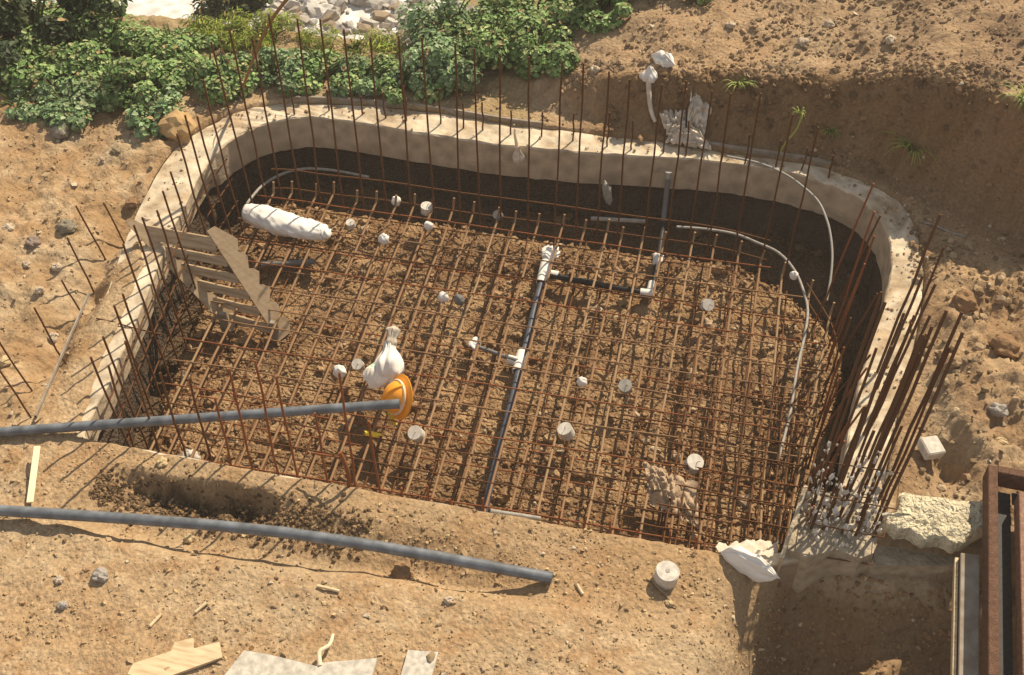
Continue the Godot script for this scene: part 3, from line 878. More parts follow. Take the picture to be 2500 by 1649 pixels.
# ------------------------------------------------------------------ rusty steel shutter frame at the right edge
func build_steel_frame():
	var t := thing("steel_shutter", "rusty steel shutter frame with a pinkish plate at the right edge", "steel frame", Vector3(1.645, 0.0, -4.62))
	var bars := [
		["outer_rail", Vector3(0.05, 0.12, 2.3), Vector3(0.025, 0.27, 1.13), M.rust_rail], ["outer_lip", Vector3(0.016, 0.02, 2.3), Vector3(0.062, 0.225, 1.13), M.timber_pale],
		["end_rail", Vector3(1.3, 0.12, 0.05), Vector3(0.70, 0.272, 0.0), M.rust_rail], ["web", Vector3(0.09, 0.012, 2.25), Vector3(0.115, 0.16, 1.14), M.steel_dark],
		["end_web", Vector3(1.15, 0.012, 0.08), Vector3(0.735, 0.19, 0.07), M.steel_dark],
		["inner_rail", Vector3(0.03, 0.10, 2.2), Vector3(0.178, 0.26, 1.21), M.rust_plate], ["inner_end_rail", Vector3(1.1, 0.10, 0.03), Vector3(0.745, 0.262, 0.126), M.rust_plate],
		["cross_rail", Vector3(1.05, 0.05, 0.03), Vector3(0.72, 0.27, 0.72), M.steel_dark], ["cross_rail", Vector3(1.05, 0.05, 0.03), Vector3(0.72, 0.27, 1.55), M.steel_dark]]
	for b in bars:
		var o := put(b[0], box(b[1], 0.004), b[3], t)
		o.position = b[2]
	# plate with rectangular openings
	var cells := [[0.195, 0.235, 0.145, 0.72], [0.235, 0.36, 0.24, 0.72], [0.36, 1.25, 0.145, 0.72], [0.195, 1.25, 0.735, 1.0], [0.195, 0.235, 1.0, 1.18], [0.42, 1.25, 1.0, 1.18], [0.195, 1.25, 1.18, 2.2]]
	for c in cells:
		var o := put("face_plate", box(Vector3(c[1] - c[0], 0.008, c[3] - c[2]), 0.001), M.rust_plate, t)
		o.position = Vector3((c[0] + c[1]) / 2.0, 0.235, (c[2] + c[3]) / 2.0)
	t.rotation_degrees = Vector3(0, -2.8, 0)
	for k in 3:
		var o := put("bolt", tube(PackedVector3Array([Vector3.ZERO, Vector3(0, 0.03, 0)]), 0.012, 8), M.steel_dark, t)
		o.position = Vector3([0.205, 0.255, 0.25][k], 0.238, [0.52, 0.80, 0.90][k])
	for k in 2:
		var o := put("leg", box(Vector3(0.06, 0.95, 0.06), 0.004), M.rust_rail, t)
		o.position = Vector3([0.14, 1.15][k], -0.33, [0.18, 0.12][k])
	var p := thing("timber_plank", "grey weathered timber plank standing on edge left of the rusty steel frame", "plank")
	var o := put("plank", box(Vector3(0.095, 0.16, 1.5), 0.004), M.timber_grey, p)
	o.position = Vector3(1.555, 0.06, -3.42); o.rotation_degrees = Vector3(0, -2.8, 8)
	o = put("edge_batten", box(Vector3(0.02, 0.10, 1.48), 0.003), M.timber_pale, p)
	o.position = Vector3(1.495, 0.04, -3.43); o.rotation_degrees = Vector3(0, -2.8, 8)
	o = put("foot", box(Vector3(0.06, 0.6, 0.06), 0.004), M.timber_grey, p)
	o.position = Vector3(1.575, -0.3, -3.2)

# ------------------------------------------------------------------ timber form for the steps
func build_stair_form():
	var t := thing("stair_form", "wooden stair formwork with two saw-toothed stringers inside the left wall", "formwork")
	var tops := [Vector3(-3.79, 0.09, -5.68), Vector3(-3.24, 0.09, -5.70)]
	var feet := [Vector3(-3.15, -0.52, -5.48), Vector3(-2.80, -0.52, -5.47)]
	var steps := 6
	for s in 2:
		var d: Vector3 = feet[s] - tops[s]
		var long := d.length(); d = d.normalized()
		var c := Vector3(0.55, 0.22, -0.80); c = (c - d * c.dot(d)).normalized()
		var poly := PackedVector2Array([Vector2(-0.10, 0.0), Vector2(long, 0.0)])
		var wide := 0.10 + 0.035 * s
		for k in range(steps, 0, -1):
			var u := long * k / steps
			poly.append(Vector2(u - 0.006, wide * 0.74)); poly.append(Vector2(u - long / steps * 0.62, wide * rng.randf_range(1.0, 1.14))); poly.append(Vector2(u - long / steps * 0.92, wide * 0.92))
		poly.append(Vector2(-0.10, wide * 0.45))
		put("stringer", plate(poly, tops[s], d, c, 0.024), M.timber, t)
	for k in 6:
		var f := (k + 0.15) / 5.8
		var a: Vector3 = (tops[0] as Vector3).lerp(feet[0], f) + Vector3(0.035, 0.015, -0.055); var b: Vector3 = (tops[1] as Vector3).lerp(feet[1], f) + Vector3(-0.005, -0.012, -0.01)
		var o := put("riser_board", box(Vector3(a.distance_to(b), 0.10 if k == 0 else 0.06, 0.022), 0.003), M.timber, t)
		o.position = (a + b) / 2.0
		o.basis = Basis(Vector3.UP, -atan2(b.z - a.z, b.x - a.x)) * Basis(Vector3.RIGHT, -0.5)
	for s in 2:
		var foot: Vector3 = (tops[s] as Vector3).lerp(feet[s], 0.9)
		var o := put("prop", box(Vector3(0.05, 0.40, 0.035), 0.003), M.timber_grey, t)
		o.position = foot + Vector3(0.02, -0.10, 0.0)

# ------------------------------------------------------------------ pipes
func pipe_thing(called: String, label: String, pts: PackedVector3Array, r: float, m: Material, sides := 14) -> Node3D:
	var t := thing(called, label, "pipe")
	put("pipe_body", tube(pts, r, sides, true), m, t)
	return t

func build_pipes():
	var t := pipe_thing("plastic_pipe", "upper grey plastic pipe reaching over the left front corner of the pool", line(Vector3(-5.0, 0.03, -3.60), Vector3(-1.64, 0.13, -4.56), 6, 0.0), 0.029, M.pvc)
	put("joint_collar", tube(PackedVector3Array([Vector3(-3.40, 0.0777, -4.0571), Vector3(-3.28, 0.0813, -4.0914)]), 0.0305, 14), M.pvc, t)
	pipe_thing("plastic_pipe", "lower grey plastic pipe lying on the soil in front of the pool", smooth_line(PackedVector3Array([Vector3(-4.9, 0.13, -3.17), Vector3(-3.6, 0.12, -3.37), Vector3(-2.0, 0.11, -3.565), Vector3(-0.55, 0.075, -3.605)]), 4), 0.031, M.pvc)
	# drain run on the pool floor
	var y := -0.44
	t = thing("drain_pipe", "grey drain pipe run with white fittings on the pool floor", "pipe")
	put("main_run", tube(line(Vector3(-1.09, y - 0.03, -4.10), Vector3(-1.13, y + 0.03, -6.36), 8, 0.004), 0.0225, 12, true), M.pvc_blue, t)
	put("cross_run", tube(line(Vector3(-1.08, y + 0.05, -6.37), Vector3(-0.38, y + 0.05, -6.33), 5, 0.003), 0.022, 12), M.pvc_black, t)
	put("branch_run", tube(line(Vector3(-1.13, y + 0.02, -5.54), Vector3(-1.42, y + 0.03, -5.60), 3, 0.002), 0.014, 10, true), M.pvc_dusty, t)
	put("riser_run", tube(smooth_line(PackedVector3Array([Vector3(-0.36, y + 0.05, -6.36), Vector3(-0.355, y + 0.03, -6.75), Vector3(-0.365, y + 0.03, -7.12)]), 4), 0.020, 12), M.pvc_black, t)
	var fit := func(called: String, a: Vector3, b: Vector3, r: float): put(called, tube(PackedVector3Array([a, b]), r, 12, true), M.pvc_white, t)
	fit.call("tee_fitting", Vector3(-1.125, y, -5.46), Vector3(-1.13, y, -5.64), 0.036); fit.call("tee_fitting", Vector3(-1.13, y, -5.55), Vector3(-1.21, y, -5.56), 0.032)
	fit.call("end_fitting", Vector3(-1.13, y + 0.03, -6.30), Vector3(-1.135, y + 0.05, -6.50), 0.036); fit.call("end_fitting", Vector3(-1.13, y + 0.05, -6.39), Vector3(-1.02, y + 0.05, -6.38), 0.030)
	fit.call("elbow_fitting", Vector3(-0.43, y + 0.05, -6.33), Vector3(-0.33, y + 0.05, -6.335), 0.030); fit.call("elbow_fitting", Vector3(-0.36, y + 0.05, -6.32), Vector3(-0.36, y + 0.05, -6.44), 0.030)
	var tape := put("tape_wrap", lump(Vector3(0.035, 0.03, 0.06), 91, 0.3, 0.2, 10, 14), M.plastic_white, t)
	tape.position = Vector3(-0.355, y + 0.05, -6.70)
	var rag := put("end_wrap", lump(Vector3(0.055, 0.03, 0.06), 92, 0.35, 0.3, 12, 16), M.plastic_white, t)
	rag.position = Vector3(-1.12, y + 0.05, -6.60)
	var tuft := put("end_wrap", lump(Vector3(0.035, 0.025, 0.04), 93, 0.35, 0.3, 12, 16), M.plastic_white, t)
	tuft.position = Vector3(-1.45, y + 0.04, -5.61)
	t = thing("riser_pipe", "dark grey pipe rising against the back wall with an open end", "pipe")
	put("pipe_body", tube(smooth_line(PackedVector3Array([Vector3(-0.37, -0.42, -7.15), Vector3(-0.375, -0.33, -7.24), Vector3(-0.38, -0.10, -7.31)]), 4), 0.019, 12, true), M.pvc_dusty, t)
	put("end_collar", tube(PackedVector3Array([Vector3(-0.379, -0.13, -7.304), Vector3(-0.381, -0.08, -7.314)]), 0.025, 12, true), M.conduit, t)
	pipe_thing("short_pipe", "short light grey pipe on the pool floor below the white rolled sheet", line(Vector3(-3.12, -0.40, -6.06), Vector3(-2.76, -0.40, -6.17), 2, 0.0), 0.021, M.pvc_dusty, 12)
	pipe_thing("short_pipe", "short grey pipe in the shade at the foot of the back wall", line(Vector3(-0.90, -0.40, -7.05), Vector3(-0.50, -0.40, -7.10), 2, 0.0), 0.016, M.conduit, 12)
	var flat := thing("bottle", "grey crumpled plastic bottle standing in the shade against the back wall", "bottle", Vector3(-0.80, -0.25, -7.17))
	put("body", lump(Vector3(0.032, 0.10, 0.03), 94, 0.2, 0.15, 12, 14, null, 0.95), M.conduit, flat).rotation_degrees = Vector3(0, 0, 12)
	pipe_thing("grey_offcut", "short grey pipe offcut against the front rim of the pool", line(Vector3(-0.98, -0.035, -4.035), Vector3(-0.70, -0.06, -4.06), 2, 0.0), 0.013, M.conduit, 10)
	# bent conduits
	var c := thing("conduit", "thin grey conduit bent in an arc in the pool's back left corner", "conduit")
	put("conduit_tube", tube(smooth_line(PackedVector3Array([Vector3(-3.46, -0.40, -6.68), Vector3(-3.42, -0.40, -6.90), Vector3(-3.32, -0.40, -7.07), Vector3(-3.17, -0.40, -7.17), Vector3(-2.95, -0.41, -7.21), Vector3(-2.66, -0.42, -7.20)]), 6), 0.011, 8), M.conduit, c)
	c = thing("conduit", "thin grey conduit curving along the cage floor on the right side of the pool", "conduit")
	put("conduit_tube", tube(smooth_line(PackedVector3Array([Vector3(-0.26, -0.30, -6.97), Vector3(-0.05, -0.30, -6.99), Vector3(0.16, -0.30, -6.98), Vector3(0.32, -0.30, -6.92), Vector3(0.48, -0.29, -6.83), Vector3(0.60, -0.29, -6.67), Vector3(0.67, -0.29, -6.48), Vector3(0.71, -0.29, -6.28), Vector3(0.70, -0.30, -6.03), Vector3(0.67, -0.31, -5.75), Vector3(0.65, -0.33, -5.38), Vector3(0.60, -0.36, -5.0)]), 5), 0.0095, 8), M.conduit, c)
	c = thing("conduit", "light grey conduit that leaves the back wall top and bends down at the right corner", "conduit")
	put("conduit_tube", tube(smooth_line(PackedVector3Array([Vector3(0.02, 0.03, -7.44), Vector3(0.25, 0.03, -7.41), Vector3(0.44, 0.01, -7.35), Vector3(0.58, -0.02, -7.27), Vector3(0.70, -0.04, -7.15), Vector3(0.77, -0.07, -7.0), Vector3(0.81, -0.11, -6.87), Vector3(0.835, -0.16, -6.72), Vector3(0.84, -0.22, -6.56), Vector3(0.83, -0.28, -6.40)]), 5), 0.009, 8), M.conduit_pale, c)
	c = thing("conduit", "thin light conduit lying in the soil of the shaded bank behind the right corner", "conduit")
	put("conduit_tube", tube(smooth_line(PackedVector3Array([on_ground(1.36, -7.0, 0.004), on_ground(1.47, -6.97, 0.004), on_ground(1.58, -6.94, 0.004), on_ground(1.70, -6.90, 0.004)]), 4), 0.006, 6), M.conduit, c)

# ------------------------------------------------------------------ loose things in the pool
func build_pool_litter():
	var t := thing("rolled_sheet", "white cement sack rolled over the bars in the back left of the pool", "sack", Vector3(-3.03, -0.235, -6.36))
	var v := PackedVector3Array()
	var rows := 48; var cols := 36
	for i in rows + 1:
		var u := float(i) / rows
		var wide := 0.085 * (0.75 + 0.45 * sin(PI * pow(u, 0.8))) * (1.0 if i > 0 and i < rows else 0.55)
		for k in cols:
			var a := TAU * k / cols
			var cr := 1.0 + 0.15 * n_small.get_noise_2d(u * 0.5 + 0.2 * cos(a), cos(a) * 0.25) + 0.13 * n_mid.get_noise_2d(u * 3.0 + 8.0, sin(a))
			v.append(Vector3(lerpf(-0.33, 0.33, u), sin(a) * wide * 0.72 * cr + 0.02 * sin(u * 5.0), cos(a) * wide * cr + 0.10 * u - 0.05 + 0.03 * sin(u * 4.0)))
	put("sack_cloth", finish(v, grid_index(rows, cols)), M.plastic_white, t)
	put("end_knot", lump(Vector3(0.035, 0.03, 0.045), 95, 0.25, 0.2, 10, 12), M.plastic_white, t).position = Vector3(0.335, 0.0, 0.06)

	t = thing("plastic_bag", "knotted white carrier bag with a green print beside the orange helmet", "bag", Vector3(-1.93, -0.27, -5.14))
	var tint := func(d: Vector3) -> Color:
		var g := sstep(0.35, 0.75, d.dot(Vector3(-0.80, 0.0, 0.60))) * sstep(0.55, 0.75, d.y) * (1.0 - sstep(1.15, 1.35, d.y))
		return Color(0.86, 0.80, 0.71).lerp(Color(0.26, 0.60, 0.46), g * clampf(0.55 + 0.8 * sin(d.y * 26.0) * sin(d.z * 21.0), 0.0, 1.0))
	var body := put("bag_body", sack(0.27, [0.0, 0.070, 0.086, 0.080, 0.060, 0.034, 0.0], 0.62, 96, 0.36, tint), M.bag_print, t)
	body.position = Vector3(-0.055, -0.015, 0.15); body.rotation_degrees = Vector3(-72, 0, -18)
	var fold := put("bag_fold", sack(0.33, [0.0, 0.075, 0.094, 0.088, 0.064, 0.044, 0.034, 0.0], 0.8, 97, 0.34), M.plastic_white, t)
	fold.position = Vector3(0.055, 0.0, 0.10); fold.rotation_degrees = Vector3(-66, 8, 4)
	put("bag_neck", sack(0.15, [0.026, 0.036, 0.030, 0.040, 0.044, 0.0], 0.6, 98, 0.4), M.sheet_pale, t)
	t.get_node("bag_neck").position = Vector3(0.012, 0.105, -0.115); t.get_node("bag_neck").rotation_degrees = Vector3(-60, 10, -8)

	# helmet lying on its side: shell, peak, lining band
	t = thing("safety_helmet", "orange safety helmet lying on its side on the bars beside the white bag", "helmet", Vector3(-1.765, -0.22, -4.90))
	var r := 0.105
	var sv := PackedVector3Array(); var rows2 := 12; var cols2 := 36
	for i in rows2 + 1:
		var th := PI * 0.5 * i / rows2
		for k in cols2:
			var a := TAU * k / cols2
			sv.append(Vector3(sin(th) * cos(a) * r * 1.12, cos(th) * r * 1.0, sin(th) * sin(a) * r * 0.95))
	var hv := sv.duplicate()
	for k in cols2: hv.append(Vector3(cos(TAU * k / cols2) * r * 1.46, -0.006, sin(TAU * k / cols2) * r * 1.32))
	for k in cols2: hv.append(Vector3(cos(TAU * k / cols2) * r * 1.46, -0.016, sin(TAU * k / cols2) * r * 1.32))
	for i in range(rows2, -1, -1):
		for k in cols2: hv.append(sv[i * cols2 + k] * 0.95 - Vector3(0, 0.004, 0))
	var axis_up := Vector3(-0.72, 0.40, 0.56).normalized()
	var shell := put("shell", finish(hv, grid_index(rows2 * 2 + 3, cols2)), M.orange, t); shell.basis = Basis(Quaternion(Vector3.UP, axis_up)) * Basis(Vector3.UP, 0.5)
	var ridge := PackedVector3Array()
	for i in 13: ridge.append(Vector3(cos(PI * (i + 1.0) / 14.0) * r * 1.13, sin(PI * (i + 1.0) / 14.0) * r * 1.02, 0))
	put("ridge", tube(ridge, 0.012, 8), M.orange, shell)
	var strap := PackedVector3Array()
	for i in 33: strap.append(Vector3(cos(TAU * i / 32.0) * r * 1.115, 0.022, sin(TAU * i / 32.0) * r * 0.945))
	put("pale_band", tube(strap, 0.009, 8), M.lining, shell)
	var peak := PackedVector2Array()
	for i in 13: peak.append(Vector2(cos(PI * i / 12.0) * 0.10, 0.05 + sin(PI * i / 12.0) * 0.055))
	put("peak", plate(peak, Vector3(-0.10, -0.005, 0), Vector3(0, 0, 1), Vector3(-1, -0.1, 0), 0.006), M.yellow, shell)
	t = thing("yellow_scrap", "small yellow plastic scrap under the end of the upper grey pipe", "plastic scrap", Vector3(-1.88, -0.35, -4.68))
	put("scrap", lump(Vector3(0.05, 0.014, 0.018), 98, 0.3, 0.2, 10, 14), M.yellow, t)

	# spacer blocks and lumps, each on or under the bars
	var specs := [
		[-2.32, -6.80, 0.036, 1, "upright white spacer at the top end of the bars right of the rolled sack"], [-2.08, -6.77, 0.046, 0, "pale round concrete spacer near the back wall, right of the white one"],
		[-2.02, -6.59, 0.034, 1, "white spacer standing just in front of the pale round one"], [-2.30, -6.39, 0.040, 1, "bright white spacer in the open right of the rolled sack"],
		[-2.58, -6.50, 0.034, 0, "beige lump beside the right end of the rolled sack"], [-1.55, -6.80, 0.036, 2, "grey spacer half in the shade of the back wall"],
		[-1.74, -5.92, 0.038, 1, "white egg-shaped lump left of the drain pipe's white end fitting"], [-1.63, -5.92, 0.036, 2, "greyish lump touching the white egg-shaped one"],
		[-2.24, -5.14, 0.045, 1, "white spacer cup left of the carrier bag"], [-2.14, -5.22, 0.040, 0, "paler flat spacer behind the white cup by the carrier bag"],
		[-0.68, -5.37, 0.034, 1, "small white capped spacer right of the drain tee"], [-0.40, -5.39, 0.046, 3, "dark topped round spacer with a grey cap in the middle right of the cage"],
		[-1.62, -4.75, 0.050, 0, "round pale concrete disc below the helmet"], [-0.71, -4.96, 0.050, 0, "upright concrete cylinder between the bars right of the drain pipe"],
		[0.04, -6.21, 0.044, 0, "pale rounded spacer right of the black cross pipe"], [0.60, -6.61, 0.030, 1, "white disc hung on the curved conduit"],
		[0.10, -4.87, 0.056, 0, "pale disc standing on edge above the torn cardboard"], [-2.99, -4.37, 0.060, 0, "whitish stone lump close to the front rim at the left"]]
	var i := 0
	for s in specs:
		var y := mat_level(0, s[1]) + 0.20 if i != 17 else mat_level(0, s[1]) + 0.08
		var m: Material = [M.white_concrete, M.plastic_white, M.pvc_dusty, M.conduit][s[3]]
		var b := thing("spacer_block", s[4], "spacer", Vector3(s[0], y, s[1]))
		if s[3] == 1 or i == 17 or i == 7:
			put("lump", lump(Vector3(s[2], s[2] * 1.1, s[2] * 0.9), 400 + i, 0.13, 0.0, 14, 18, null, 0.8), m, b)
		else:
			var barrel := PackedVector3Array([Vector3(0, -s[2] * 0.8, 0), Vector3(0, -s[2] * 0.7, 0), Vector3(0, s[2] * 0.5, 0), Vector3(0, s[2] * 0.62, 0)])
			put("disc", tube(barrel, s[2] * 0.95, 16), m, b)
			put("wire", tube(line(Vector3(0, s[2] * 0.4, 0), Vector3(0.02, s[2] * 1.3, 0.01), 3, 0.004), 0.002, 5), M.rust, b)
			b.rotation_degrees = Vector3(rng.randf_range(-25, 40), 0, rng.randf_range(-25, 25))
		i += 1
	t = thing("torn_cardboard", "torn beige cardboard caught under the bars in the near right of the pool", "cardboard")
	put("sheet", cloth(Vector3(-0.20, -0.33, -4.80), Vector3(0.14, -0.35, -4.72), Vector3(-0.12, -0.40, -4.54), Vector3(0.18, -0.42, -4.44), 61, 0.03, 0.35), M.cardboard, t)
	put("flap", cloth(Vector3(-0.16, -0.32, -4.76), Vector3(0.0, -0.30, -4.72), Vector3(-0.14, -0.36, -4.62), Vector3(0.02, -0.35, -4.56), 62, 0.025, 0.4), M.cardboard, t)
	t = thing("hanging_bag", "small white bag hung by its neck on the edge of the back wall", "bag", Vector3(-1.50, 0.0, -7.25))
	put("bag_body", sack(0.17, [0.0, 0.035, 0.046, 0.038, 0.02, 0.012], 0.6, 99, 0.3), M.sheet_grey, t).position = Vector3(0.01, -0.14, 0.02)
	put("bag_neck", tube(line(Vector3(0, 0.02, 0.015), Vector3(-0.03, 0.14, -0.05), 4, 0.004), 0.016, 8, false, 0.008), M.lining, t)

# ------------------------------------------------------------------ loose things on the soil in front
func on_ground(x: float, z: float, lift := 0.0) -> Vector3:
	return Vector3(x, ground_height(x, z) + lift, z)

func build_foreground_litter():
	var t := thing("bent_stub", "short bent rusty bar standing out of the front rim", "rebar", on_ground(-1.79, -4.0, -0.03))
	put("bar", tube(smooth_line(PackedVector3Array([Vector3(0, 0, 0), Vector3(0.005, 0.14, -0.005), Vector3(-0.02, 0.24, -0.02), Vector3(-0.035, 0.28, -0.03)]), 4), 0.013, 8), M.rust_bright, t)
	put("bar_end", tube(line(Vector3(-0.035, 0.235, -0.03), Vector3(-0.22, 0.19, -0.06), 4, 0.003), 0.007, 6), M.rust_bright, t)
	t = thing("wood_lath", "pale yellow wooden lath propped against the lower grey pipe", "lath")
	put("lath", box(Vector3(0.036, 0.012, 0.36), 0.002), M.lath, t)
	t.position = on_ground(-3.53, -3.67, 0.05); t.rotation_degrees = Vector3(9, 18, 0)
	t = thing("concrete_cylinder", "whitish concrete test cylinder standing on the soil near the front rim", "concrete cylinder", on_ground(0.03, -3.76, 0.0))
	put("drum", tube(PackedVector3Array([Vector3(0, -0.02, 0), Vector3(0, 0.083, 0)]), 0.064, 24), M.white_concrete, t)
	put("top_rim", tube(PackedVector3Array([Vector3(0, 0.083, 0), Vector3(0, 0.090, 0)]), 0.060, 24), M.white_concrete, t)
	put("centre_mark", tube(PackedVector3Array([Vector3(0, 0.090, 0), Vector3(0, 0.092, 0)]), 0.012, 10), M.conduit, t)
	t.rotation_degrees = Vector3(5, 0, -4)
	t = thing("twig", "thin brown twig on the soil below the concrete cylinder", "stick")
	put("stem", tube(line(on_ground(-0.04, -3.74, 0.012), on_ground(0.11, -3.60, 0.012), 5, 0.006), 0.009, 6, false, 0.005), M.stick, t)
	# boards along the bottom edge
	t = thing("wood_offcut", "pale notched plywood offcut at the bottom edge, left of the white boards", "board", on_ground(-2.26, -2.78, 0.02))
	put("board", plate(PackedVector2Array([Vector2(-0.22, -0.16), Vector2(-0.06, -0.16), Vector2(0.19, 0.02), Vector2(0.14, 0.095), Vector2(0.03, 0.035), Vector2(0.005, 0.09), Vector2(-0.075, 0.05), Vector2(-0.07, 0.0), Vector2(-0.22, -0.10)]), Vector3.ZERO, Vector3(1, 0, 0), Vector3(0.1, 0.08, -1).normalized(), 0.02), M.timber_pale, t)
	t = thing("white_board", "grey white painted board with a notched top edge at the bottom of the view", "board", on_ground(-1.66, -2.80, 0.02))
	put("board", plate(PackedVector2Array([Vector2(-0.38, -0.15), Vector2(-0.32, 0.06), Vector2(-0.20, 0.065), Vector2(0.02, 0.055), Vector2(0.06, 0.052)  , Vector2(0.08, 0.075), Vector2(0.34, 0.155), Vector2(0.36, -0.10)]), Vector3.ZERO, Vector3(1, 0, 0), Vector3(0.05, 0.06, -1).normalized(), 0.016), M.board_white, t)
	t = thing("white_board", "small white stained board offcut at the bottom edge, right of the larger board", "board", on_ground(-1.10, -2.96, 0.015))
	put("board", plate(PackedVector2Array([Vector2(-0.07, -0.12), Vector2(-0.08, 0.075), Vector2(0.07, 0.095), Vector2(0.08, -0.10)]), Vector3.ZERO, Vector3(1, 0, 0), Vector3(0.05, 0.05, -1).normalized(), 0.016), M.board_white, t)
	put("stain_lump", lump(Vector3(0.022, 0.01, 0.025), 63, 0.3, 0.2, 8, 10), M.stick, t).position = Vector3(0.045, 0.012, -0.06)
	t = thing("twig", "pale crooked root standing over the white board at the bottom", "stick")
	put("stem", tube(smooth_line(PackedVector3Array([on_ground(-1.58, -2.86, 0.03), on_ground(-1.60, -2.92, 0.05), on_ground(-1.565, -2.97, 0.06), on_ground(-1.57, -3.04, 0.03)]), 4), 0.014, 7, false, 0.008), M.lining, t)
	t = thing("plastic_scrap", "crumpled white plastic in the shaded pit at the bottom right", "plastic scrap", on_ground(0.70, -3.42, 0.03))
	put("film", lump(Vector3(0.07, 0.04, 0.05), 64, 0.3, 0.3, 14, 18), M.plastic_white, t)
	var sticks := [[Vector2(-0.42, -3.62), Vector2(-0.38, -3.57), "short pale wood splinter right of the lower pipe's end"], [Vector2(-1.74, -3.30), Vector2(-1.62, -3.30), "pale straw on the trodden soil below the lower pipe"], [Vector2(-2.30, -3.02), Vector2(-2.26, -3.08), "pale splinter above the notched plywood offcut"], [Vector2(-2.50, -2.90), Vector2(-2.47, -2.98), "pale wood chip left of the notched plywood offcut"]]
	for s in sticks:
		t = thing("wood_splinter", s[2], "stick")
		put("stem", tube(line(on_ground(s[0].x, s[0].y, 0.01), on_ground(s[1].x, s[1].y, 0.012), 2, 0.002), 0.009, 5), M.timber_pale, t)

# ------------------------------------------------------------------ on and against the bank
func build_bank_litter():
	var t := thing("white_rag", "white crumpled rag on the sunlit top of the bank", "rag", on_ground(-0.54, -8.06, 0.03))
	var rag := put("cloth", sack(0.24, [0.0, 0.03, 0.06, 0.045, 0.065, 0.03, 0.0], 0.7, 65, 0.5), M.plastic_white, t)
	rag.position = Vector3(-0.11, 0.0, 0.0); rag.rotation_degrees = Vector3(0, -34, -86)
	t = thing("white_bag", "white knotted bag at the lip of the bank, left of the torn sheet", "bag", on_ground(-0.63, -7.84, 0.05))
	put("bag_body", sack(0.15, [0.0, 0.05, 0.062, 0.055, 0.03, 0.02, 0.0], 0.9, 66, 0.25), M.plastic_white, t).position = Vector3(0, -0.05, 0)
	var tail := PackedVector3Array([Vector3(0, 0.0, 0.03), Vector3(0.02, -0.10, 0.09), Vector3(0.05, -0.2, 0.14), Vector3(0.09, -0.27, 0.17)])
	put("bag_tail", tube(smooth_line(tail, 4), 0.02, 8, false, 0.014), M.sheet_grey, t)
	t = thing("torn_sheet", "torn dirty plastic sheet hanging down the shaded bank behind the back wall", "plastic sheet")
	put("left_panel", cloth(on_ground(-0.53, -7.72, 0.02), on_ground(-0.33, -7.74, 0.03), Vector3(-0.44, 0.06, -7.56), Vector3(-0.30, 0.05, -7.56), 67, 0.035, 0.4), M.sheet_grey, t)
	put("right_panel", cloth(on_ground(-0.31, -7.78, 0.08), on_ground(-0.14, -7.74, 0.03), Vector3(-0.30, 0.06, -7.58), Vector3(-0.17, 0.07, -7.57), 68, 0.035, 0.45), M.sheet_grey, t)
	put("lower_panel", cloth(Vector3(-0.40, 0.14, -7.60), Vector3(-0.24, 0.16, -7.60), Vector3(-0.44, 0.035, -7.50), Vector3(-0.08, 0.03, -7.49), 69, 0.03, 0.4), M.sheet_grey, t)
	# grass tufts at the lip
	var spots := [[1.30, -7.52, 0.30, "large green grass tuft hanging over the lip of the bank at the right"], [1.86, -7.34, 0.24, "dry looking grass tuft at the right end of the bank's lip"], [0.02, -7.84, 0.17, "small grass tuft on the bank right of the torn sheet"], [0.72, -7.72, 0.13, "pale low tuft on the lip of the bank, left of the large green one"]]
	for s in spots:
		t = thing("grass_tuft", s[3], "grass tuft", on_ground(s[0], s[1], -0.01))
		grass(t, 34, s[2], 0.9)
	t = thing("hanging_weed", "thin yellow green weed hanging down the shaded bank", "weed", Vector3(0.48, 0.42, -7.52))
	grass(t, 5, 0.13, 0.7)
	put("stem", tube(smooth_line(PackedVector3Array([Vector3(0.02, 0.02, -0.06), Vector3(0.0, -0.1, 0.03), Vector3(-0.06, -0.22, 0.05), Vector3(-0.09, -0.30, 0.07)]), 4), 0.007, 5), M.leaf_yellow, t)
	# dry stalk leaning behind the back left corner
	t = thing("dry_stalk", "tall bare orange brown stalk leaning right behind the pool's back left corner", "dry plant", on_ground(-3.72, -7.42, 0.0))
	put("stem", tube(smooth_line(PackedVector3Array([Vector3.ZERO, Vector3(0.16, 0.35, 0.02), Vector3(0.38, 0.75, 0.10), Vector3(0.66, 1.12, 0.22), Vector3(0.86, 1.32, 0.30)]), 5), 0.011, 6, false, 0.016), M.dry_stem, t)
	put("twig", tube(smooth_line(PackedVector3Array([Vector3(0.16, 0.35, 0.02), Vector3(0.20, 0.52, 0.0), Vector3(0.32, 0.72, 0.0)]), 4), 0.006, 5, false, 0.003), M.dry_stem, t)
	put("twig", tube(smooth_line(PackedVector3Array([Vector3(0.10, 0.22, 0.02), Vector3(-0.02, 0.30, 0.02), Vector3(-0.08, 0.42, 0.0)]), 4), 0.006, 5, false, 0.003), M.dry_stem, t)

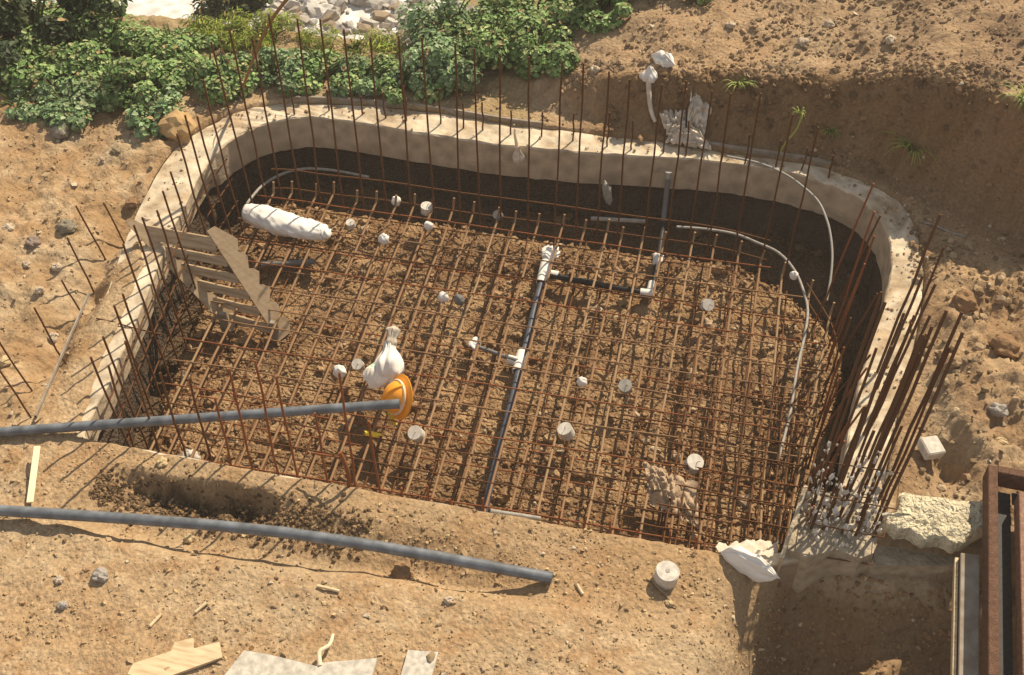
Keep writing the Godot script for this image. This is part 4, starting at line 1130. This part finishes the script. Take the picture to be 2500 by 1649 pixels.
func grass(t: Node3D, blades: int, high: float, spread: float):
	for tone in 2:
		var tri := PackedVector3Array(); var hint := PackedVector3Array()
		for i in blades:
			var a := rng.randf() * TAU; var l := high * rng.randf_range(0.5, 1.2)
			var out := Vector3(cos(a), 0, sin(a)) * spread * rng.randf_range(0.3, 1.0); var w := Vector3(-sin(a), 0, cos(a)) * rng.randf_range(0.004, 0.008)
			var base := Vector3(cos(a), 0, sin(a)) * 0.02 * rng.randf()
			var prev := base
			for k in 4:
				var f0 := k / 4.0; var f1 := (k + 1) / 4.0
				var nxt := base + out * l * f1 + Vector3(0, l * (1.1 * f1 - 0.9 * f1 * f1), 0)
				var w0 := w * (1.0 - f0 * 0.85); var w1 := w * (1.0 - f1 * 0.85)
				for p in [prev - w0, prev + w0, nxt + w1, prev - w0, nxt + w1, nxt - w1]: tri.append(p)
				hint.append(Vector3.UP); hint.append(Vector3.UP)
				prev = nxt
		put("blades", mesh_flat(tri, hint), M.leaf_green if tone == 0 else M.leaf_yellow, t)

# ------------------------------------------------------------------ single stones
func build_stones():
	var grey := Color(0.46, 0.42, 0.38); var cream := Color(0.72, 0.56, 0.33); var pale := Color(0.66, 0.55, 0.42); var brown := Color(0.36, 0.22, 0.12); var dark := Color(0.25, 0.18, 0.13)
	var list := [
		[-2.87, -3.12, 0.050, grey, "round grey stone on the trodden soil in the lower left"], [-2.57, -3.53, 0.035, cream, "cream stone just under the lower grey pipe"], [-2.88, -3.93, 0.036, cream, "cream stone on the front rim above the dark hollow"],
		[-1.35, -3.53, 0.075, brown, "brown rounded clod in the shadow of the lower pipe"], [0.07, -3.62, 0.027, cream, "small cream stone below the twig"], [-4.02, -6.90, 0.17, Color(0.62, 0.42, 0.21), "big yellow brown boulder among weeds behind the left wall"],
		[-4.32, -5.70, 0.085, Color(0.34, 0.30, 0.23), "flat grey stone left of the stair form"], [-4.47, -5.50, 0.070, Color(0.36, 0.28, 0.24), "purplish brown stone under the flat grey one"], [-4.42, -5.30, 0.036, pale, "small bright stone below the purplish brown one"],
		[-4.22, -5.33, 0.050, pale, "pale stone in the middle of the left slope"], [-4.20, -5.06, 0.042, pale, "pale stone lower on the left slope"], [-4.12, -4.44, 0.055, cream, "yellowish stone near the left frame edge above the upper pipe"],
		[-4.72, -5.62, 0.060, pale, "pale stone at the left frame edge on the slope"], [-4.00, -4.78, 0.050, pale, "long pale stone beside the left wall's outer bars"], [-4.86, -6.70, 0.10, Color(0.38, 0.34, 0.28), "weathered grey stone by the weeds at the left edge"],
		[-3.86, -5.95, 0.055, pale, "pale stone in the gap behind the stair form"], [-4.05, -6.10, 0.06, brown, "brown stone in the dark gap left of the wall"], [-4.35, -6.55, 0.05, Color(0.33, 0.27, 0.17), "mossy clod on the left slope"],
		[-2.99, -2.92, 0.030, grey, "grey pebble cluster stone at the lower left"], [-3.08, -3.06, 0.026, pale, "pale pebble left of the round grey stone"], [-1.05, -3.36, 0.030, pale, "pale grey stone at the edge of the lower pipe's shadow"],
		[1.78, -5.22, 0.060, grey, "grey stone on the right slope near the frame edge"], [1.80, -5.02, 0.035, cream, "cream stone above the rusty steel frame"], [1.86, -5.78, 0.10, brown, "large brown clod on the right slope"],
		[1.62, -6.10, 0.09, brown, "brown clod at the foot of the right slope"], [1.52, -5.55, 0.07, Color(0.44, 0.3, 0.18), "tan clod beside the tips of the starter bars"], [-1.05, -7.95, 0.040, pale, "pale stone beside the shrubs at the left end of the bank"],
		[-0.10, -8.45, 0.04, pale, "pale stone on the sunlit bank top"], [0.45, -8.30, 0.05, pale, "flat pale stone further right on the bank top"], [0.62, -8.55, 0.045, pale, "whitish stone at the back of the bank top"], [1.05, -8.2, 0.05, pale, "light stone in the dark spoil on the bank"]]
	var i := 0
	for s in list:
		var r: float = s[2] * (0.78 if s[0] < -3.6 and s[2] < 0.15 else 0.9)
		var o := put("stone", rock(Vector3(r, r * 0.72, r * rng.randf_range(0.75, 1.0)), 500 + i, 2, 0.22), stone_mat(s[3]))
		o.position = on_ground(s[0], s[1], r * 0.35); o.rotation = Vector3(0, rng.randf() * TAU, 0)
		tag(o, s[4], "stone")
		i += 1
	var b := thing("concrete_block", "pale square concrete block tilted in the hole behind the broken slab", "concrete block", on_ground(1.41, -4.92, 0.06))
	put("block", box(Vector3(0.12, 0.07, 0.12), 0.008), M.white_concrete, b)
	b.rotation_degrees = Vector3(8, 28, -10)

func stone_mat(c: Color) -> StandardMaterial3D:
	var m: StandardMaterial3D = M.stone.duplicate()
	m.vertex_color_use_as_albedo = false; m.albedo_color = c.linear_to_srgb()
	m.uv1_world_triplanar = false
	return m

# ------------------------------------------------------------------ vegetation
func foliage(size: Vector3, count: int, leaf: float, cols: Array, seed_: int, shape := 0) -> ArrayMesh:
	var r := RandomNumberGenerator.new(); r.seed = seed_
	var lobes := []
	for k in 14:
		var a := r.randf() * TAU; var d := sqrt(r.randf()) * 0.95
		lobes.append([Vector3(cos(a) * d * size.x, size.y * r.randf_range(0.25, 0.78) * (1.0 - 0.4 * d), sin(a) * d * size.z), r.randf_range(0.16, 0.46), r.randf_range(-0.22, 0.25)])
	var tri := PackedVector3Array(); var hint := PackedVector3Array(); var col := PackedColorArray()
	for i in count:
		var lb: Array = lobes[r.randi() % lobes.size()]
		var dir := Vector3(r.randfn(), r.randfn() * 0.8 + 0.25, r.randfn()).normalized()
		var p: Vector3 = lb[0] + dir * size * (lb[1] as float) * pow(r.randf(), 0.35)
		if p.y < 0.01: p.y = 0.01 + r.randf() * 0.08
		var up := (dir + Vector3(0, 1.1, 0) + Vector3(r.randfn(), r.randfn(), r.randfn()) * 0.45).normalized()
		var ax := up.cross(Vector3(r.randfn(), r.randfn(), r.randfn())).normalized(); var ay := up.cross(ax).normalized()
		var s := leaf * (0.55 + 1.0 * pow(r.randf(), 1.6))
		var pal: Color = cols[r.randi() % cols.size()]
		if r.randf() < 0.03: pal = Color(0.36, 0.27, 0.13)
		pal = pal * (1.0 + (lb[2] as float) + r.randf_range(-0.28, 0.30))
		# a lobed leaf folded along its rib: six triangles
		var ring := [ax * -1.0, (ax * -0.55 + ay * 0.62) + up * 0.18, (ax * 0.25 + ay * 0.72) + up * 0.22, ax * 1.05 - up * 0.12, (ax * 0.25 - ay * 0.72) + up * 0.22, (ax * -0.55 - ay * 0.62) + up * 0.18]
		if shape == 1: ring = [ax * -1.0, (ax * -0.3 + ay * 0.2) + up * 0.05, (ax * 0.6 + ay * 0.18), ax * 1.6 - up * 0.3, (ax * 0.6 - ay * 0.18), (ax * -0.3 - ay * 0.2) + up * 0.05]
		for k in [[0, 1, 2], [0, 2, 3], [0, 3, 4], [0, 4, 5]]:
			for j in k: tri.append(p + (ring[j] as Vector3) * s); col.append(pal)
			hint.append(up)
	return mesh_flat(tri, hint, col)

func stems(size: Vector3, count: int, seed_: int) -> ArrayMesh:
	var r := RandomNumberGenerator.new(); r.seed = seed_
	var st := SurfaceTool.new()
	for i in count:
		var a := r.randf() * TAU; var d := r.randf_range(0.2, 0.8)
		var tip := Vector3(cos(a) * d * size.x, size.y * r.randf_range(0.5, 0.95), sin(a) * d * size.z)
		st.append_from(tube(smooth_line(PackedVector3Array([Vector3(cos(a), 0, sin(a)) * 0.03, tip * Vector3(0.4, 0.6, 0.4), tip]), 3), 0.012, 5, false, 0.004), 0, Transform3D.IDENTITY)
	return st.commit()

func build_plants():
	var green := [Color(0.145, 0.25, 0.075), Color(0.19, 0.305, 0.11), Color(0.115, 0.195, 0.06), Color(0.25, 0.35, 0.145), Color(0.33, 0.37, 0.17)]
	var deep := [Color(0.022, 0.036, 0.020), Color(0.035, 0.055, 0.026), Color(0.05, 0.072, 0.03)]
	var lime := [Color(0.30, 0.39, 0.06), Color(0.37, 0.44, 0.08), Color(0.22, 0.30, 0.06), Color(0.42, 0.38, 0.15)]
	var sage := [Color(0.165, 0.265, 0.12), Color(0.21, 0.31, 0.155), Color(0.125, 0.205, 0.085), Color(0.28, 0.345, 0.20)]
	var list := [
		[-5.60, -7.75, 0.62, 0.75, 0.60, deep, "very dark evergreen shrub in the top left corner", 3000], [-5.95, -7.20, 0.4, 0.28, 0.4, sage, "low weeds at the left edge below the dark shrub", 900],
		[-5.45, -7.35, 0.36, 0.26, 0.34, green, "green weed at the left, in front of the dark corner shrub", 1500], [-5.35, -6.95, 0.30, 0.14, 0.24, sage, "low sprawling weed at the far left end of the thicket", 800],
		[-5.02, -7.62, 0.48, 0.34, 0.42, green, "broad green weed right of the dark corner shrub", 2400], [-5.45, -8.10, 0.45, 0.24, 0.35, green, "tall green weed at the back, right behind the dark shrub", 2400],
		[-4.55, -7.25, 0.42, 0.34, 0.40, green, "green weed in the middle of the left thicket", 2200], [-4.40, -7.78, 0.45, 0.27, 0.36, green, "bushy green weed behind the boulder at the left", 2300],
		[-4.22, -6.98, 0.20, 0.24, 0.26, sage, "weed leaning down left of the yellow brown boulder", 1100], [-4.95, -6.98, 0.34, 0.18, 0.28, sage, "low weed at the left foot of the thicket", 1100],
		[-3.98, -7.50, 0.34, 0.30, 0.32, green, "leafy weed behind the wall's back left bend", 1800], [-3.55, -7.68, 0.34, 0.28, 0.28, sage, "grey green weed just behind the left end of the back wall", 1700],
		[-3.18, -7.80, 0.32, 0.24, 0.26, green, "leafy weed behind the back wall, left of its middle", 1600], [-2.85, -7.82, 0.30, 0.22, 0.24, sage, "small leafy weed behind the back wall among the bars", 1500],
		[-2.52, -7.80, 0.30, 0.24, 0.24, green, "green weed at the foot of the right-hand shrubs", 1500], [-3.75, -8.20, 0.5, 0.30, 0.32, lime, "yellow green grassy clump behind the weeds", 1500],
		[-4.05, -8.20, 0.40, 0.12, 0.22, lime, "yellowish green clump at the back near the pale road", 1500], [-3.05, -8.25, 0.5, 0.13, 0.26, lime, "thin yellowish ground weed beside the bare soil patch", 700],
		[-2.25, -8.02, 0.36, 0.40, 0.34, sage, "dense shrub at the left end of the bank", 2200], [-1.92, -8.22, 0.42, 0.46, 0.38, green, "large rounded shrub on the left end of the bank", 2600],
		[-1.55, -8.20, 0.34, 0.36, 0.30, green, "rounded green shrub at the edge of the sunlit bank", 2200], [-2.30, -8.50, 0.4, 0.5, 0.36, sage, "shrub at the top edge behind the large rounded one", 2000],
		[-1.70, -8.75, 0.5, 0.42, 0.4, green, "leafy shrub at the top edge, left of the bare bank top", 2200], [-1.15, -8.80, 0.42, 0.34, 0.32, green, "shrub at the top edge above the bare bank", 1700],
		[-0.62, -9.02, 0.42, 0.26, 0.28, green, "low shrub at the top edge, right of the others", 1300], [0.75, -9.35, 0.5, 0.28, 0.3, deep, "dark low shrub at the top edge over the bank", 1100],
		[-6.07, -12.35, 0.36, 0.55, 0.36, deep, "dark bush beside the pale road at the top", 1800]]
	var i := 0
	for s in list:
		var p := on_ground(s[0], s[1], -0.03)
		var t := thing("leafy_shrub", s[6], "shrub", p, "weeds and shrubs behind the pool")
		var size := Vector3(s[2], s[3], s[4])
		put("foliage", foliage(size, int(s[7] * 1.8), 0.0185 if s[5] != deep else 0.028, s[5], 900 + i, 1 if s[5] == lime else 0), M.leaf, t)
		put("stem", stems(size * (Vector3(1.05, 1.12, 1.05) if s[5] != lime else Vector3(0.4, 0.8, 0.4)), 14, 700 + i), M.green_stem, t)
		i += 1

# ------------------------------------------------------------------ far side
func build_far_side():
	M.leaf_green = mat(lin(0.16, 0.23, 0.06), 0.6); M.leaf_yellow = mat(lin(0.33, 0.36, 0.09), 0.6)
	var road := plate(PackedVector2Array([Vector2(-14, 11.4), Vector2(-4.6, 11.5), Vector2(-3.6, 12.4), Vector2(-3.2, 16), Vector2(-14, 16)]), Vector3(0, -2.50, 0), Vector3.RIGHT, Vector3.FORWARD, 0.06)
	setting("road", road, M.pad)
	# heap of pale rubble beside it
	var tones := [Color(0.62, 0.60, 0.57), Color(0.52, 0.48, 0.44), Color(0.46, 0.40, 0.35), Color(0.74, 0.72, 0.70), Color(0.50, 0.40, 0.30)]
	scatter("rubble", 1500, 801, func(r: RandomNumberGenerator) -> Array:
		var x := r.randf_range(-6.0, -3.2); var z := r.randf_range(-14.0, -11.3)
		var s := 0.025 + 0.09 * pow(r.randf(), 2.5)
		if n_mid.get_noise_2d(x * 0.6, z * 0.6) + r.randf_range(-0.25, 0.25) < -0.02: return []
		return [Vector3(x, max(ground_height(x, z), -2.47) + s * 0.3, z), Vector3(s, s * 0.7, s), tones[r.randi() % 5]])
	var far := [[-5.1, -12.6, 0.22, Color(0.75, 0.73, 0.71), "whitish boulder in the pale rubble at the top"], [-4.5, -12.9, 0.26, Color(0.55, 0.53, 0.51), "grey boulder in the pale rubble at the top, right of the white one"], [-4.75, -12.2, 0.20, Color(0.44, 0.42, 0.43), "bluish grey boulder at the near edge of the pale rubble"], [-5.55, -12.3, 0.17, Color(0.62, 0.58, 0.52), "beige boulder beside the dark bush at the top"]]
	for s in far:
		var r: float = s[2]
		var o := put("boulder", rock(Vector3(r, r * 0.6, r * 0.8), 40 + int(r * 100), 2, 0.3), stone_mat(s[3]))
		o.position = on_ground(s[0], s[1], r * 0.2)
		tag(o, s[4], "boulder")

# ------------------------------------------------------------------ uncountable stones and clods
func scatter(called: String, count: int, seed_: int, where: Callable, level := 0):
	var r := RandomNumberGenerator.new(); r.seed = seed_
	var places := []
	for i in count:
		var w: Array = where.call(r)
		if w.size() == 3: places.append(w)
	var mm := MultiMesh.new()
	mm.transform_format = MultiMesh.TRANSFORM_3D; mm.use_colors = true
	mm.mesh = rock(Vector3.ONE, seed_, level, 0.42)
	mm.instance_count = places.size()
	for i in places.size():
		var w: Array = places[i]
		var b := Basis.from_euler(Vector3(r.randf_range(-0.5, 0.5), r.randf() * TAU, r.randf_range(-0.5, 0.5))) * Basis.from_scale(w[1])
		mm.set_instance_transform(i, Transform3D(b, w[0]))
		mm.set_instance_color(i, w[2])
	var o := MultiMeshInstance3D.new(); o.name = called; o.multimesh = mm; o.material_override = M.stone
	o.set_meta("kind", "stuff")
	add_child(o, true)

func build_scatter():
	# brown rubble on the pool floor
	for pass_ in 3:
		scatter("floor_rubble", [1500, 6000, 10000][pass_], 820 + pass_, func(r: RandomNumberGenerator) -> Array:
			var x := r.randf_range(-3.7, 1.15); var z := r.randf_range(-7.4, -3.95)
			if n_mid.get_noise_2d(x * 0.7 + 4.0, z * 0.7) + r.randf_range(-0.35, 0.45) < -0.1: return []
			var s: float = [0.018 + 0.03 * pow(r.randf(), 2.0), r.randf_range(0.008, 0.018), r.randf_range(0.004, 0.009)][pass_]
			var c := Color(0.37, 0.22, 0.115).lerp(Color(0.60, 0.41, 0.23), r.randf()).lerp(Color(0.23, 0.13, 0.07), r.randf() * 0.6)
			if shade_trench(x, z) > 0.3:
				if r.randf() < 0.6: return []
				c = c * 0.45  # rubble darkened to match the painted shade by the walls
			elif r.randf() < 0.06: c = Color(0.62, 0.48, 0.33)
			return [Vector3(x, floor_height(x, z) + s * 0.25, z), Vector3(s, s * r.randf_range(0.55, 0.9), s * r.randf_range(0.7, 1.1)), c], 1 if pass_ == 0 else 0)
	# pebbles on the soil
	for pass_ in 4:
		scatter("pebbles", [9000, 9000, 3800, 420][pass_], 840 + pass_, func(r: RandomNumberGenerator) -> Array:
			var x := r.randf_range(-5.4, 2.3); var z := r.randf_range(-8.9, -2.5)
			if Geometry2D.is_point_in_polygon(Vector2(x, z), cover) or Geometry2D.is_point_in_polygon(Vector2(x, z), outer) and z < -4.1: return []
			if x < -1.4 and z < -7.7: return []
			var dense := n_mid.get_noise_2d(x * 0.6 - 9.0, z * 0.6)
			var slope := 1.0 if x < -3.7 and z < -4.0 or x > 1.3 or z < -7.5 else 0.35
			if dense + r.randf_range(-0.5, 0.5) + 0.35 * slope < 0.05: return []
			var s: float = [r.randf_range(0.0025, 0.005), r.randf_range(0.005, 0.009), r.randf_range(0.009, 0.017), r.randf_range(0.018, 0.034) * (0.55 + 0.45 * slope)][pass_]
			var c := soil_color(x, z, 0.0).lerp(Color(0.66, 0.50, 0.31), r.randf() * 0.7)
			if r.randf() < 0.10: c = Color(0.72, 0.62, 0.48)
			if r.randf() < 0.12: c = Color(0.30, 0.20, 0.12)
			return [Vector3(x, ground_height(x, z) + s * 0.2, z), Vector3(s, s * r.randf_range(0.5, 0.85), s * r.randf_range(0.7, 1.1)), c])
	for pass_ in 2:
		scatter("pebbles", [5000, 800][pass_], 870 + pass_, func(r: RandomNumberGenerator) -> Array:
			var x := r.randf_range(-4.2, 0.9); var z := r.randf_range(-3.98, -2.5)
			var strip := exp(-pow((z + 3.72 - 0.04 * x) / 0.16, 2.0)) * sstep(-2.0, -1.2, x)
			if n_mid.get_noise_2d(x * 0.9 + 14.0, z * 0.9) + 0.5 * strip + r.randf_range(-0.4, 0.4) < 0.08: return []
			var s: float = r.randf_range(0.003, 0.008) if pass_ == 0 else r.randf_range(0.007, 0.015)
			var c := Color(0.50, 0.33, 0.17).lerp(Color(0.76, 0.58, 0.34), r.randf())
			if r.randf() < 0.10: c = Color(0.36, 0.22, 0.11)
			return [Vector3(x, ground_height(x, z) + s * 0.3, z), Vector3(s, s * r.randf_range(0.5, 0.9), s * r.randf_range(0.6, 1.1)), c])
	# crumbs of mortar and earth on the wall top
	scatter("mortar_crumbs", 1500, 875, func(r: RandomNumberGenerator) -> Array:
		var i := r.randi_range(24, 178); var q := inner[i].lerp(outer[i], r.randf_range(0.05, 0.98)) + Vector2(r.randf_range(-0.02, 0.02), r.randf_range(-0.02, 0.02))
		if n_mid.get_noise_2d(q.x * 1.4, q.y * 1.4) + r.randf_range(-0.4, 0.4) < 0.05: return []
		var s := 0.002 + 0.011 * pow(r.randf(), 3.0)
		var c := Color(0.66, 0.55, 0.40) if r.randf() < 0.45 else Color(0.36, 0.23, 0.12)
		return [Vector3(q.x, 0.005 + s * 0.2, q.y), Vector3(s, s * 0.6, s * r.randf_range(0.7, 1.2)), c])
	# dark loose clods along the lip of the bank and over the spoil heap
	scatter("earth_clods", 6500, 860, func(r: RandomNumberGenerator) -> Array:
		var x := r.randf_range(-0.9, 2.6); var z := r.randf_range(-9.0, -7.5)
		if x > 1.3: z = r.randf_range(-9.0, -6.2)
		if n_mid.get_noise_2d(x * 0.8 + 3.0, z * 0.8 - 2.0) + 0.25 * sstep(-0.5, 2.0, x) + r.randf_range(-0.35, 0.35) < 0.12: return []
		var s := 0.0035 + 0.022 * pow(r.randf(), 4.0)
		return [Vector3(x, ground_height(x, z) + s * 0.15, z), Vector3(s, s * 0.7, s * r.randf_range(0.7, 1.3)), soil_color(x, z, 0.0) * r.randf_range(0.6, 1.25)])
	scatter("earth_clods", 1500, 863, func(r: RandomNumberGenerator) -> Array:
		var x := r.randf_range(1.36, 2.4); var z := r.randf_range(-6.9, -4.55)
		if n_mid.get_noise_2d(x * 1.1 + 21.0, z * 1.1) + r.randf_range(-0.3, 0.3) < 0.02: return []
		var s := 0.004 + 0.034 * pow(r.randf(), 5.0)
		return [Vector3(x, ground_height(x, z) + s * 0.3, z), Vector3(s, s * 0.75, s * r.randf_range(0.7, 1.2)), soil_color(x, z, 0.0).lerp(Color(0.62, 0.5, 0.34), 0.5 * r.randf()) * r.randf_range(0.7, 1.2)])
	# crumbling lip and face of the cut bank
	scatter("earth_clods", 5200, 864, func(r: RandomNumberGenerator) -> Array:
		var x := r.randf_range(-1.3, 2.3); var z := curve_at([-1.3, 0.0, 0.7, 1.2, 1.55, 2.3], [-7.74, -7.68, -7.68, -7.54, -7.36, -6.95], x) - 0.20 + 0.12 * r.randfn()
		if Geometry2D.is_point_in_polygon(Vector2(x, z), outer): return []
		if n_mid.get_noise_2d(x * 1.2 + 33.0, z * 1.2) + r.randf_range(-0.35, 0.35) < -0.02: return []
		var s := 0.004 + 0.026 * pow(r.randf(), 4.0)
		return [Vector3(x, ground_height(x, z) + s * 0.15, z), Vector3(s, s * 0.8, s * r.randf_range(0.7, 1.3)), soil_color(x, z, 0.0) * r.randf_range(0.65, 1.3)])
	# loose earth in the scour hole and along the rim
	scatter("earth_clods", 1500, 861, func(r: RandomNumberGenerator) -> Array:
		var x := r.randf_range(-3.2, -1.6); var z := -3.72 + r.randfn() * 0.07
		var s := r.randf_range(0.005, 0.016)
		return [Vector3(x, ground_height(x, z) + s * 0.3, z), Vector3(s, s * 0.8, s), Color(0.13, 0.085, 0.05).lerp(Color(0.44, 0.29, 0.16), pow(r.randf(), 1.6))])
	scatter("earth_clods", 900, 862, func(r: RandomNumberGenerator) -> Array:
		var x := r.randf_range(0.55, 1.6); var z := r.randf_range(-4.1, -3.2)
		var s := r.randf_range(0.005, 0.018)
		return [Vector3(x, ground_height(x, z) + s * 0.3, z), Vector3(s, s * 0.8, s), Color(0.26, 0.165, 0.09).lerp(Color(0.48, 0.31, 0.16), r.randf())])
